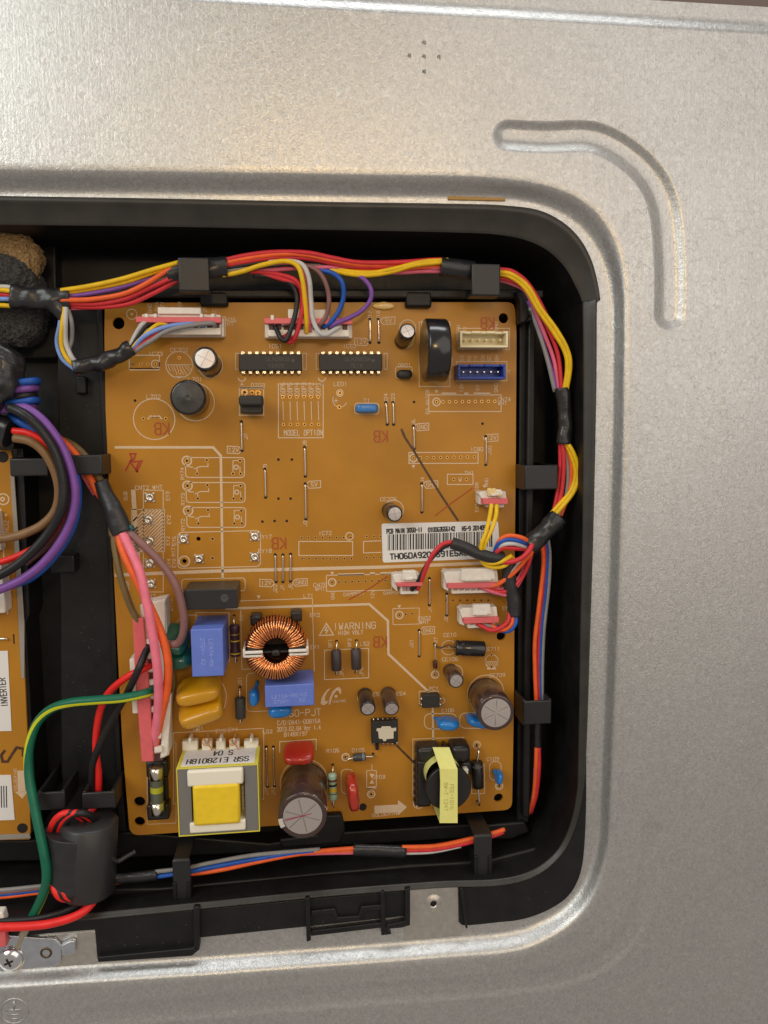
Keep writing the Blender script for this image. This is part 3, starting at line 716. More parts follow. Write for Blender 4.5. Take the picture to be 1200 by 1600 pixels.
circ(701,1012,12,0.3); poly([(690,1013),(712,1013)],0.25); circ(768,1033,11,0.3); poly([(757,1034),(779,1034)],0.3)
for k in range(6): poly([(758+k*3.5,1035),(762+k*3.2,1040)],0.25)
sk.poly([px(761,1043,.06),px(761,1046,.06),px(775,1046,.06),px(775,1043,.06)]); pad(768,1023,.45); pad(768,1042,.45)
rrect(655,1080,685,1100,1,0.3); circ(690,1095,5,0.4)
rrect(663,1115,714,1139,11,0.35); rrect(718,1114,765,1138,11,0.35)
rect(645,1155,724,1243,0.3,3); circ(654,1163,6,0.4); circ(654,1255,9,0.35); T('AC',654,1256,1.8,40)
circ(745,1164,6,0.5); circ(780,1228,6,0.5); circ(540,1183,6,0.5); circ(580,1241,6,0.5); circ(680,1054,6,0.5)
for q in ((745,1164),(540,1183),(580,1241),(680,1054),(780,1228)): pad(q[0], q[1], 0.6)
rrect(765,1190,783,1219,8,0.3)
rrect(573,1204,588,1232,0.1,0.3); poly([(573,1231),(588,1230)],0.9); poly([(581,1194),(581,1204)],0.3); poly([(581,1232),(581,1238)],0.3)
sk.poly([px(577,1209,.06),px(581,1216,.06),px(585,1209,.06)]); sk.poly([px(577,1225,.06),px(585,1224,.06),px(581,1218,.06)]); 
poly([(437,1176),(437,1159),(494,1155),(494,1172)],0.35); circ(475,1222,39,0.35); rrect(533,1202,552,1240,8,0.3)
rect(271,1145,412,1256,0.3,7); rrect(230,1162,275,1288,2,0.25,2)
rect(737,1194,757,1240,0.3)
circ(206,491,7.5,0.3); sk.disc(206,491,0.5)
rect(216,495,352,525,0.3); rect(414,505,550,527,0.3); rect(716,513,796,546,0.3); rect(713,565,792,595,0.3)
for (x,y) in ((378,590),(503,590)):
    circ(x,y,5.5,0.4,180,360); sk.poly([px(x-3,y+12,.06),px(x+3,y+12,.06),px(x,y+7,.06)])
rect(368,552,376,577,0.3); rect(473,552,479,577,0.3); rect(494,552,500,577,0.3); rect(600,552,605,577,0.3)
for (x,y) in ((693,890),(770,889),(720,946),(760,945),(624,948),(682,612),(519,896),(404,933),(757,760),(308,1141),(646,729),(702,1010)):
    sk.poly([px(x-3,y-2.5,.06),px(x,y+3,.06),px(x+3,y-2.5,.06)])
rect(371,1080,378,1120,0.01); rrect(385,1052,440,1112,8,0.25,2)
for k in range(7): dot(697+k*11,938,0.35)
build(sk, 'printed_legend', M_silk, board, 'cream printed outlines, symbols and lettering')
# gold dots in model option, tiny pads
for x in (442,453,464,475,486,497): pad(x,620,0.42); pad(x+1,663,0.42)
# ---- hand marks and stamps
rs = MB()
for (x, y, r_) in ((253,670,180),(595,682,180),(436,849,180),(594,1003,180),(762,505,180)):
    rs = MB(); txt(rs, 'KB', x, y, 4.0, r_, z=0.10, wx=0.75); build(rs, 'ink_stamp', M_stamp, board)
rs = MB()
rs.strip([(680,806),(700,790),(738,763)], 0.35, 0.11); rs.strip([(545,937),(575,921),(605,901)], 0.35, 0.11)
for s_ in ([(196,736),(206,716),(203,709),(212,709),(209,718),(203,722),(216,738)], [(206,722),(222,720),(213,738)], [(217,722),(211,736)]): rs.strip(s_, 0.55, 0.11)
build(rs, 'pen_mark', M_redink, board, 'red pen strokes', 'stuff')
rs = MB(); rs.strip([(627,670),(633,684),(645,702),(665,735),(690,775),(716,814)], 0.85, 0.105); rs.strip([(606,1150),(625,1170),(652,1197)], 0.8, 0.105)
build(rs, 'marker_line', M_pencil, board, 'dark diagonal marker line')
# ---- solder, jumpers
def jumper(x0, y0, x1, y1, d=0.62, h=0.55):
    a = px(x0, y0, 0.0); b = px(x1, y1, 0.0); u = Vector((0, 0, h))
    m = MB(); m.tube(crv([a-u*0.3, a+u*0.6+(b-a)*0.02, a+u+(b-a)*0.07, (a+b)/2+u*1.1, b+u+(a-b)*0.07, b+u*0.6+(a-b)*0.02, b-u*0.3], 4), d/2, 8)
    dot(x0, y0-1, 0.62); dot(x1, y1+1, 0.62)
    build(m, 'jumper_wire', M_tin, board)
for j in ((377,660,378,703),(414,734,415,776),(476,700,477,743),(477,757,478,810),(603,630,605,662),(614,630,615,662),(646,667,647,700),(659,757,659,799),(759,683,759,725),
          (430,868,431,908),(442,868,442,908),(454,867,454,907),(671,905,671,944),(698,929,698,960),(655,986,655,1024),(416,1168,418,1228),(427,1168,429,1227),(578,500,578,534),(591,500,592,534)): jumper(*j)
# ---- spade pads (unfilled terminals) as silver rosettes
for (x, y) in ((234,777),(232,812),(234,845),(234,880),(236,912),(287,842),(311,873),(398,838),(398,870)):
    m = MB(); c = px(x, y, 0)
    for k in range(4):
        a = math.radians(45+90*k); R = Matrix.Rotation(a, 3, 'Z'); m.box(c+Vector((0, 0, 0.3))+R @ Vector((1.5, 0, 0)), (1.7, 0.8, 0.3), R, 0.08)
    m.lathe(c, c+Vector((0, 0, 1)), [(0, 1.75), (0.5, 1.65), (0.9, 1.2), (0.95, 0.8), (0.4, 0.55), (0.3, 0.1)], 20, False, True)
    build(m, 'spade_terminal', M_solder, board)

def cap_el(bx, by, tx, ty, h, r, sleeve, name='electrolytic_capacitor', stripe=True, hb=0.0, label=None, toptext=False):
    """electrolytic can from base pixel to top pixel (top at height h)"""
    a = px(bx, by, hb); b = px(tx, ty, h); L_ = (b-a).length; ax = (b-a).normalized(); R = ax.to_track_quat('Z', 'Y').to_matrix()
    m = MB(); m.lathe(a, b, [(0, r*0.80), (0.25, r*0.97), (0.7, r), (1.3, r), (1.7, r*0.93), (2.2, r*0.93), (2.7, r), (L_-0.5, r), (L_-0.1, r*0.96), (L_, r*0.86), (L_-0.06, r*0.80)], 32, True, False)
    o = build(m, name, sleeve, board, label)
    m = MB(); m.lathe(a, b, [(L_-0.12, r*0.81), (L_-0.05, r*0.3), (L_-0.05, 0.01)], 32, False, False)
    build(m, 'can_top', M_alu, o)
    m = MB()
    for k in range(2 if r < 6 else 3):
        q = R @ Matrix.Rotation(math.radians(38+k*(90 if r < 6 else 60)), 3, 'Z'); m.box(a+ax*(L_-0.03), (r*1.45, r*0.05, 0.05), q)
    build(m, 'vent_score', mat('score_line',(0.42,0.37,0.34),0.4,0.8), o)
    if stripe:
        m = MB(); n = 6 if r < 6 else 0
        for k in range(n):
            a0 = math.radians(200+40*k/n); a1 = math.radians(200+40*(k+1)/n); rr = r*1.006
            v = [m.bm.verts.new(a+ax*t+R @ Vector((rr*math.cos(g), rr*math.sin(g), 0))) for t, g in ((2.8, a0), (2.8, a1), (L_-0.5, a1), (L_-0.5, a0))]
            m.face(v, True)
        for t in [i*2.4+3.4 for i in range(int((L_-5)/2.4))]:
            for g in (60, 75, 92, 108):
                g = math.radians(g+random.uniform(-3, 3)+200); rr = r*1.01; w2 = 0.055
                v = [m.bm.verts.new(a+ax*tt_+R @ Vector((rr*math.cos(gg), rr*math.sin(gg), 0))) for tt_, gg in ((t, g-w2), (t, g+w2), (t+1.1, g+w2), (t+1.1, g-w2))]
                m.face(v, True)
        build(m, 'printed_stripe', M_print, o)
    return o
# top-left group
cap_el(329,571,320,560,11,4.2,M_blacksleeve)
cap_el(628,534,637,517,11,2.9,M_blacksleeve, stripe=False)
cap_el(608,797,617,803,9,3.0,M_blacksleeve)
cap_el(570,1084,575,1108,11,2.9,M_blacksleeve)
cap_el(606,1082,612,1108,11,2.9,M_brownsleeve)
cap_el(703,1047,713,1064,11,2.9,M_brownsleeve)
cap_el(757,1084,775,1114,20,6.8,M_brownsleeve, label='wide brown electrolytic capacitor by the right board edge')
big = cap_el(476,1222,473,1275,25,8.6,M_brownsleeve, label='largest brown electrolytic capacitor overhanging the lower board edge')
# red scribble line on the top of the big can
c = px(473,1275,25.05); m = MB(); m.box(c, (13, 0.28, 0.06), Matrix.Rotation(math.radians(12), 3, 'Z')); build(m, 'pen_line', mat('magenta_pen', (0.35, 0.03, 0.08), 0.5), big)
m = MB()
for a0 in (188, 196, 204): 
    a = math.radians(a0); m.box(c+Vector((7.8*math.cos(a), 7.8*math.sin(a), -0.02)), (1.6, 1.1, 0.1), Matrix.Rotation(a, 3, 'Z'))
txt(m, '450V(M)', 0, 0, 1.2, M=Matrix.Translation(c+Vector((6.0, 4.6, 0.02))) @ Matrix.Rotation(math.radians(-50), 4, 'Z'))
build(m, 'can_print', M_print, big,None,'stuff')
c = px(775,1114,20.05); m = MB(); m.box(c,(9.0,.3,.08),Matrix.Rotation(math.radians(14),3,'Z')); m.box(c,(.5,9,.06),Matrix.Rotation(math.radians(5),3,'Z')); build(m,'vent_score',M_alu,[o_ for o_ in WL if o_.get('label','').startswith('wide brown')][0])
# lying capacitor
cap_el(711,1012,757,1014,4.0,3.0,M_blacksleeve, hb=3.4, label='black capacitor laid on its side')
m = MB(); m.tube(cpx([(678,1008,0),(688,1012,1.2),(700,1008,2),(711,1012,3)]),0.3,8); build(m,'component_lead',M_pencil,board)
# inductor black round
m = MB(); a = px(304,630,0); b = px(293,622,13); b = Vector((a.x-0.3, a.y, 13)); b = px(293,621,13); a2 = Vector((b.x, b.y, 0)); a = a2
m.lathe(a, a+Vector((0,0,1)), [(0,5.6),(0.4,6.1),(11.6,6.1),(12.4,5.7),(12.7,5.2)],40,True,True); o = build(m,'round_inductor',M_blacksleeve,board,'squat black round inductor')
m = MB(); m.lathe(a+Vector((0,0,12.72)), a+Vector((0,0,14)), [(0,5.15),(0.04,5.0),(0.04,1.2),(0.1,1.1),(0.1,0.9),(0.04,0.8),(0.04,0.02)],36,False,False); build(m,'inductor_top',mat('inductor_grey',(0.04,0.037,0.033),0.45,bump=0.3,bscale=1.5,var=0.3,vscale=0.4),o)
# transistor bent over
m = MB(); m.bpx(373,618,411,634,4,11,0.8); m.bpx(376,630,410,646,2,8,0.5); o = build(m,'power_transistor',M_chip,board)
for k in range(3):
    m = MB(); m.tube(cpx([(381+k*11,614,0),(381+k*11,617,2.5),(382+k*11,622,4.5)]),0.35,8); build(m,'lead',M_solder,o)
# ICs
def dip(x0,y0,x1,y1,n,txts):
    h = 4.0; m = MB(); m.bpx(x0,y0,x1,y1,0.6,h,0.35)
    c = px((x0+x1)/2,(y0+y1)/2,h); o = build(m,'integrated_circuit',M_chip,board)
    a = px(x0,y0,h); b = px(x1,y1,h)
    for s_ in (1,-1):
        for k in range(n):
            X = a.x+(b.x-a.x)*(k+0.55)/n; Y = (a.y if s_ > 0 else b.y); m = MB()
            m.box((X,Y+.35*s_,2.6),(1.25,1.3,.35),None,.1); m.box((X,Y+.95*s_,1.2),(.9,.3,2.9),None,.08); build(m,'pin',M_solder,o)
    m = MB(); 
    for i,t in enumerate(txts): txt(m,t,0,0,1.25,M=Matrix.Translation(c+Vector((2.5-i*0.5,1.1-i*2.3,0.03))))
    m.disc(0,0,0.6,wpos=Vector((b.x-3.2,c.y+0.6,h+0.03))); build(m,'chip_marking',mat('chip_ink',(0.07,0.062,0.055),0.5),o)
    return o
dip(373,553,472,579,9,('ULN2803','1247K')); dip(499,553,597,579,9,('ULN2803A','7E1A'))
# buzzer: thick disc standing on edge
ct = px(689,548,11.0); m = MB(); R0 = 11.2
x0 = ct.x-6.2; x1 = ct.x+2.0; cz = 10.5
m.lathe((x0,ct.y,cz),(x1,ct.y,cz),[(0,R0-1.2),(0.25,R0-0.3),(0.9,R0),(7.3,R0),(8.0,R0-0.4),(8.2,R0-1.0)],56)
build(m,'buzzer',mat('buzzer_black',(0.014,0.014,0.015),0.2,coat=0.3),board,'thick black disc buzzer standing on edge')
# small TO-92 and blue resonator
m = MB(); c = px(632,585,2.2); m.ell(c,(2.9,1.7,2.2),None,0.7,0.7); build(m,'small_transistor',M_chip,board)
m = MB(); c = px(573,638,2.4); m.ell(c,(4.1,1.6,2.4),None,0.5,0.45); build(m,'resonator',mat('resonator_blue',(0.04,0.20,0.52),0.3,coat=0.3),board,'small flat blue resonator')
# headers (open)
def open_header(x0,y0,x1,y1,mt,n,label,pinm):
    h = 7.5; wl = 0.8; a = px(x0,y0,h); b = px(x1,y1,h); m = MB(); X0,X1,Y0,Y1 = a.x,b.x,b.y,a.y
    m.prism([(X0,Y0),(X1,Y0),(X1,Y1),(X0,Y1)],0.3,1.6,0.15)
    m.prism([(X0,Y0),(X1,Y0),(X1,Y0+wl),(X0,Y0+wl)],1.5,h,0.15)
    m.prism([(X0,Y0+wl+.002),(X0+wl,Y0+wl+.002),(X0+wl,Y1-wl-.002),(X0,Y1-wl-.002)],1.5,h-.003,0.12); m.prism([(X1-wl,Y0+wl+.002),(X1,Y0+wl+.002),(X1,Y1-wl-.002),(X1-wl,Y1-wl-.002)],1.5,h-.003,0.12)
    W_ = X1-X0
    for f0,f1,hh in ((0,0.10,h),(0.10,0.25,h-1.3),(0.25,0.42,h),(0.42,0.56,h-0.8),(0.56,0.72,h),(0.72,0.90,h-1.3),(0.90,1,h)):
        m.prism([(X0+W_*f0,Y1-wl),(X0+W_*f1-.003,Y1-wl),(X0+W_*f1-.003,Y1),(X0+W_*f0,Y1)],1.5,hh,0.05)
    o = build(m,'connector_header',mt,board,label)
    for k in range(n):
        X = X0+W_*(k+0.9)/(n+0.8); Y = (Y0+Y1)/2; m = MB(); m.box((X,Y,3.6),(0.62,0.62,4.2),None,0.12); build(m,'pin',pinm,o)
open_header(719,517,794,543,M_cream,6,'open cream six-pin header',M_cream)
open_header(716,569,790,592,M_bluec,6,'open royal blue six-pin header',M_tin)
# relay
m = MB(); m.bpx(287,921,371,952,0.4,16,0.3); o = build(m,'relay',mat('relay_black',(0.020,0.020,0.021),0.38,bump=0.15,bscale=0.8),board,'black box relay with a round dimple')
c = px(351,935,16.02); m = MB(); m.lathe(c,c+Vector((0,0,1)),[(0.0,1.45),(0.12,1.3),(0.12,1.1),(0.02,0.7),(0.02,0.05)],24,False,False); build(m,'dimple',M_ferr,o)
# blue film capacitors
m = MB(); m.bpx(299,983,349,1057,0.3,21,0.35); o = build(m,'film_capacitor',M_bluebox,board,'tall blue box film capacitor')
m = MB(); txt(m,'LE474-MX',0,0,1.3,M=Matrix.Translation(px(330,1020,21.03)) @ Matrix.Rotation(math.radians(-90),4,'Z')); txt(m,'275V~ X2',0,0,1.3,M=Matrix.Translation(px(317,1018,21.03)) @ Matrix.Rotation(math.radians(-90),4,'Z'))
build(m,'cap_print',mat('pale_blue_print',(0.27,0.34,0.74),0.4),o,None,'stuff')
m = MB(); m.bpx(414,1070,491,1104,0.3,17,0.35); o = build(m,'film_capacitor',M_bluebox,board,'long low blue box film capacitor below the coil')
m = MB(); txt(m,'LE104-MX-V2',0,0,1.2,M=Matrix.Translation(px(452,1087,17.03)) @ Matrix.Rotation(math.radians(2),4,'Z')); txt(m,'275V~   X2',0,0,1.2,M=Matrix.Translation(px(452,1095,17.03)) @ Matrix.Rotation(math.radians(2),4,'Z'))
build(m,'cap_print',mat('pale_blue_print',(0.27,0.34,0.74)),o,None,'stuff')
# green disc varistor, ochre discs
m = MB(); m.ell(px(275,998,9),(4.7,3.0,7.5),Matrix.Rotation(math.radians(25),3,'X') @ Matrix.Rotation(math.radians(-18),3,'Z'),0.75,0.8,28,16); build(m,'disc_varistor',M_green,board,'dark green disc varistor')
m = MB(); m.ell(px(281,1025,8),(5.2,3.4,6.5),Matrix.Rotation(math.radians(15),3,'X'),0.75,0.8,28,16); build(m,'disc_varistor',M_green,board)
m = MB(); m.ell(px(311,1076,9),(8.0,2.7,7.2),Matrix.Rotation(math.radians(10),3,'Z') @ Matrix.Rotation(math.radians(14),3,'X'),0.42,0.6,32,16); build(m,'disc_capacitor',M_ochre,board,'ochre disc capacitor, the upper of two')
m = MB(); m.ell(px(314,1103,9),(8.0,2.9,7.6),Matrix.Rotation(math.radians(17),3,'Z') @ Matrix.Rotation(math.radians(26),3,'X'),0.36,0.5,32,16); build(m,'disc_capacitor',M_ochre,board,'ochre disc capacitor, the lower of two')
# axial parts
def axial(x0,y0,x1,y1,bx0,by0,bx1,by1,r,mt,h=2.2,bands=(),label=None,name='resistor',dog=True,leadr=0.32):
    a = px(bx0,by0,h); b = px(bx1,by1,h); L_ = (b-a).length; m = MB()
    if dog: pr = [(0,r*0.4),(0.15*r,r*0.85),(0.5*r,r),(1.3*r,r),(1.6*r,r*0.88),(L_-1.6*r,r*0.88),(L_-1.3*r,r),(L_-0.5*r,r),(L_-0.15*r,r*0.85),(L_,r*0.4)]
    else: pr = [(0,r*0.9),(0.15,r),(L_-0.15,r),(L_,r*0.9)]
    m.lathe(a,b,pr,20); o = build(m,name,mt,board,label)
    for t,wd,bm_ in bands:
        m = MB(); rr = r*(0.90 if (dog and 0.2<t<0.8) else 1.01); m.lathe(a+(b-a)*t,b,[(0,rr*1.0),(wd,rr*1.0)],20,False,False); build(m,'colour_band',bm_,o)
    m = MB(); e0 = px(x0,y0,-0.2); e1 = px(x1,y1,-0.2)
    m.tube(crv([e0,e0+Vector((0,0,h*0.8)),a.lerp(e0+Vector((0,0,h)),0.5),a+(b-a)*0.02],5),leadr,8); m.tube(crv([e1,e1+Vector((0,0,h*0.8)),b.lerp(e1+Vector((0,0,h)),0.5),b+(a-b)*0.02],5),leadr,8)
    build(m,'lead',M_tin,o); dot(x0,y0,0.6); dot(x1,y1,0.6); return o
MBk = mat('band_black',(0.01,0.01,0.01),0.4); MBr = mat('band_brown',(0.12,0.03,0.01),0.4); MBy = mat('band_yellow',(0.7,0.5,0.03),0.4); MBg = mat('band_gold',(0.55,0.36,0.10),0.35,0.6)
axial(520,1195,521,1256,519,1208,521,1250,1.75,mat('pale_green_body',(0.36,0.50,0.36),0.35,coat=0.3),3.2,((0.2,0.7,MBr),(0.38,0.8,MBk),(0.52,1.5,MBy),(0.72,0.6,MBk)),'pale green banded resistor')
axial(366,962,369,1032,366,975,368,1026,1.9,mat('plum_body',(0.055,0.022,0.032),0.4),4,((0.28,0.5,MBg),(0.48,0.5,MBy),(0.86,0.5,MBy)),'plum banded resistor')
axial(375,1074,376,1126,375,1090,376,1122,1.9,M_ferr,3,(),None,'ferrite_bead',False)
axial(526,1002,526,1052,525,1016,526,1047,1.9,mat('bead_brown',(0.055,0.04,0.04),0.5,bump=0.1),3,(),None,'ferrite_bead',False)
axial(557,1001,556,1050,556,1014,557,1045,1.9,MATS['bead_brown'],3,(),None,'ferrite_bead',False)
axial(541,1183,583,1178,552,1184,571,1182,1.5,mat('diode_grey',(0.045,0.05,0.055),0.35),2.5,((0.72,0.9,mat('diode_band',(0.2,0.2,0.2),0.4)),),None,'diode',False)
axial(680,1053,679,1006,680,1044,680,1032,0.85,mat('small_diode',(0.06,0.015,0.008),0.2,coat=0.5),1.5,(),None,'diode',False,0.22)
axial(745,1166,746,1252,745,1190,747,1230,2.3,M_black,4,((0.1,0.8,mat('diode_band2',(0.10,0.10,0.10),0.4)),),'large black diode','diode',False,0.42)
# blue ceramics
def ceram(x,y,dims,rz,rx=0,mt=None,nm='ceramic_capacitor',label=None,h=4,e=0.6,e2=0.8,base=None):
    m = MB(); m.ell(px(x,y,h),dims,Matrix.Rotation(math.radians(rz),3,'Z') @ Matrix.Rotation(math.radians(rx),3,'X'),e,e2,28,14,0.35); o = build(m,nm,mt or M_blueceram,board,label)
    if base:
        for (x0,y0) in base:
            m = MB(); m.tube(crv([px(x0,y0,-0.1),px(x0,y0,1.5),px(x0,y0,1.8).lerp(px(x,y,h),0.5),px(x,y,h)],5),0.75,10,taper=lambda t:0.6+0.7*t); build(m,'coated_lead',mt or M_blueceram,o)
    return o
ceram(699,1130,(4.3,2.0,4.3),-4,0,base=((680,1122),(712,1123)),h=5); ceram(745,1126,(4.2,1.9,4.3),-15,0,base=((729,1121),),h=4)
ceram(779,1214,(1.2,2.6,3),-10,0,base=((772,1204),),h=4); ceram(397,1088,(1.9,3.3,4),0,0,base=((402,1066),),h=6); ceram(438,1110,(4.5,2.2,3.5),3,0,h=5,label='blue disc capacitor half hidden under the film capacitor')
ceram(467,1176,(5.7,1.9,5.6),2,18,M_red_cap,'polyester_capacitor','red dipped capacitor behind the largest can',7,0.55,0.5)
ceram(551,1236,(2.3,6.0,7.2),4,0,M_red_cap,'polyester_capacitor','red dipped capacitor by the board slot',8,0.6,0.55)
for k,(hx,hy) in enumerate(((551,1209),(548,1250))): dot(hx,hy,0.5)
m = MB(); m.disc(567,1261,1.5,z=0.07,n=18); build(m,'slot',M_dark,board)
# controller chip and optocoupler
m = MB(); m.bpx(581,1127,622,1161,0.3,4.2,0.3); o = build(m,'controller_chip',M_chip,board,'black controller chip with a pale square window')
m = MB(); m.ppx([(589,1138),(595,1138),(597,1135),(610,1135),(612,1138),(619,1137),(619,1142),(615,1143),(615,1154),(604,1155),(603,1158),(599,1158),(598,1155),(592,1154),(591,1143),(588,1142)],4.1,4.35,0.05); build(m,'chip_window',mat('window_cream',(0.68,0.60,0.45),0.5,bump=0.2),o)
for k in range(6):
    m = MB(); m.tube([px(584+k*7.2,1127,2),px(584+k*7.2,1123,1.8),px(584+k*7.2,1121,-0.2)],0.45,6); build(m,'pin',M_solder,o)
    if k not in (1,):
        m = MB(); m.tube([px(584+k*7.2,1160,2),px(584+k*7.2,1163,1.4),px(584+k*7.2,1164,-0.2)],0.4,6); build(m,'pin',M_solder,o)
m = MB(); m.bpx(587,1160,592,1172,0.1,1.2,0.1); build(m,'slot',M_dark,board)
m = MB(); m.bpx(660,1086,687,1106,0.5,3.8,0.3); o = build(m,'optocoupler',M_chip,board)
for (x,y) in ((658,1092),(658,1101),(689,1092),(689,1101)):
    m = MB(); m.tube([px(x+(3 if x<670 else -3),y,2.4),px(x,y,2.2),px(x-(1 if x<670 else -1),y,-.1)],0.55,6); build(m,'pin',M_solder,o)
# toroid choke
ct = px(430,1018,0); ctz = 17.0; ct = px(431,1017,ctz); ct.z = 0
zc = 11.5; Rm = 7.5; hw = 2.9; hh = 5.6
m = MB(); m.bpx(398,976,466,1046,0.2,3.5,0.8); 
o = build(m,'toroidal_coil',M_black,board,'large copper-wound toroidal coil')
for (x,y) in ((399,968),(462,962)):
    m = MB(); m.bpx(x-8,y-6,x+10,y+10,0.2,7,0.8); build(m,'coil_foot',M_black,o)
m = MB(); prof=[(Rm-hw+0.6,-hh+.6),(Rm+hw-.6,-hh+.6),(Rm+hw-.6,hh-.6),(Rm-hw+.6,hh-.6)]
rg=[]
for i in range(48):
    a=2*math.pi*i/48; rg.append([m.bm.verts.new((ct.x+r_*math.cos(a),ct.y+r_*math.sin(a),zc+z_)) for r_,z_ in prof])
for i in range(48):
    for k in range(4): m.face([rg[i][k],rg[(i+1)%48][k],rg[(i+1)%48][(k+1)%4],rg[i][(k+1)%4]],True)
build(m,'coil_core',M_ferr,o)
def turn(m,a,r_w,tw=0.0,extra=0,low=0.0):
    d = Vector((math.cos(a),math.sin(a),0)); C = Vector((ct.x,ct.y,zc)); tg = Vector((-d.y,d.x,0)); P=[]
    Q = [(Rm-hw,-hh),(Rm+hw,-hh),(Rm+hw+.25,-hh+.6),(Rm+hw+.3+extra,0),(Rm+hw+.25,hh-1.0),(Rm+hw-.5,hh+.1),(Rm,hh+.45-low*.5),(Rm-hw+.4,hh+.0-low),(Rm-hw-.1+low,hh-.8-low),(Rm-hw-.1,0),(Rm-hw,-hh)]
    for i,(r_,z_) in enumerate(Q): P.append(C+d*r_+Vector((0,0,z_))+tg*tw*(r_-Rm)*0.12)
    m.tube(P,r_w,6)
for half in (0,1):
    m = MB(); n = 30
    for k in range(n):
        a = math.radians(12+180*half+(156)*k/(n-1)); turn(m,a+random.uniform(-.01,.01),0.36,random.uniform(-.35,.35),random.uniform(0,.3),0.5*(k%2))
    build(m,'copper_winding',M_copper,o,None,'stuff')
for s_ in (-1,1):
    m = MB(); zz = zc+hh+0.9
    m.box((ct.x+s_*(Rm+0.2),ct.y+0.1,zz),(hw*2+0.6,1.0,1.2),None,0.3); m.box((ct.x+s_*(Rm+.4),ct.y-1.3,zz-.2),(hw*2+0.6,0.8,1.0),None,0.25); m.box((ct.x+s_*(Rm+hw+.7),ct.y-.5,zc),(.9,3.0,2*hh),None,.3)
    build(m,'divider',M_white,o)
m = MB(); m.box((ct.x,ct.y-0.4,zc+1),(Rm*1.2,0.7,9),None,0.2); m.ell((ct.x,ct.y-0.6,zc+5.5),(1.6,1.1,1.2)); build(m,'centre_bar',M_black,o)
# yellow transformer
H_ = 19.0
def quadbox(m,pts,z0,z1,b=0.2): m.ppx(pts,z0,z1,b)
c0 = px(277,1202,H_); c1 = px(403,1195,H_); X0,X1 = c0.x,px(403,1240,H_).x; Y1 = (c0.y+c1.y)/2; Y0 = (px(278,1305,H_).y+px(404,1298,H_).y)/2
m = MB(); t_ = (X1-X0)*0.165
m.prism([(X0,Y0),(X0+t_,Y0),(X0+t_,Y1),(X0,Y1)],3,H_,0.25); m.prism([(X1-t_,Y0),(X1,Y0),(X1,Y1),(X1-t_,Y1)],3,H_,0.25)
m.prism([(X0+t_,Y1-3.5),(X1-t_,Y1-3.5),(X1-t_,Y1),(X0+t_,Y1)],3,H_-.01,0.1); m.prism([(X0+t_,Y0),(X1-t_,Y0),(X1-t_,Y0+4.0),(X0+t_,Y0+4.0)],3,H_-.01,0.1)
m.box((X0+2.2,Y0+4.4,H_+.01),(4.6,0.35,.04)); 
o = build(m,'power_transformer',M_core,board,'large yellow-wrapped transformer with a white paper label')
m = MB()
for (a,b,c_,d) in ((X0-.35,Y0-.35,X1+.35,Y0-.01),(X0-.35,Y1+.01,X1+.35,Y1+.35),(X0-.35,Y0-.01,X0-.01,Y1+.01),(X1+.01,Y0-.01,X1+.35,Y1+.01)):
    m.prism([(a,b),(c_,b),(c_,d),(a,d)],2.5,H_+.15)
build(m,'edge_tape',mat('edge_yellow',(0.75,0.66,0.08),0.35),o)
Zt = H_+.2
m = MB(); m.prism([(X0+1.0,Y1+.36),(X1-1.0,Y1+.36),(X1-1.0,Y1+.46),(X0+1.0,Y1+.46)],4.2,H_-1.2); lb = build(m,'paper_label',M_paper,o)
# text on the side that faces the top of the board, seen upside down
MM = Matrix.Translation(Vector(((X0+X1)/2,Y1+.50,0))) @ Matrix(((-1,0,0,0),(0,0,1,0),(0,1,0,0),(0,0,0,1)))
m = MB(); txt(m,'SSR EI28018H',0,0,3.9,M=MM @ Matrix.Translation((0.3,14.3,0)),wx=.5); txt(m,'S 04',0,0,3.9,M=MM @ Matrix.Translation((-1.0,8.2,0)),wx=.5)
build(m,'label_print',M_ink,lb,None,'stuff')
m = MB(); m.bpx(301,1226,375,1290,6,H_+2.0,1.2); build(m,'coil_wrap',M_yellowtape,o)
m = MB(); m.bpx(292,1203,380,1228,H_-3,H_+1.6,0.8); build(m,'bobbin_flange',M_ivory,o)
m = MB(); m.bpx(296,1284,384,1300,5,H_+0.9,0.6); m.bpx(293,1228,299,1284,5,12,0.3); m.bpx(377,1228,382,1284,5,12,0.3); build(m,'bobbin_frame',M_ivory,o)
m = MB(); m.bpx(302,1229,304,1284,12,H_+.3,0); build(m,'shadow_gap',M_black,o)
for i,(x0,x1) in enumerate(((284,309),(315,331),(337,352),(358,374),(381,404))):
    m = MB(); m.bpx(x0,1158,x1,1174,1,4.5,0.6); build(m,'terminal_block',M_ivory,o)
    m = MB(); m.bpx((x0+x1)/2-2.5,1154,(x0+x1)/2+2.5,1162,1,6.5,0.4); build(m,'terminal_pin',M_ivory if i in (0,2,4) else M_solder,o)
for x in (322,364):
    m = MB()
    for k in range(4): m.torus(px(x,1159,5.2+k*0.45),1.3,0.18,16,5,Vector((0.2,0.3,1)).normalized())
    m.tube(cpx([(x+3,1162,8),(x+8,1170,6),(x+10,1176,4)]),0.2,6); build(m,'copper_tail',M_copper,o)
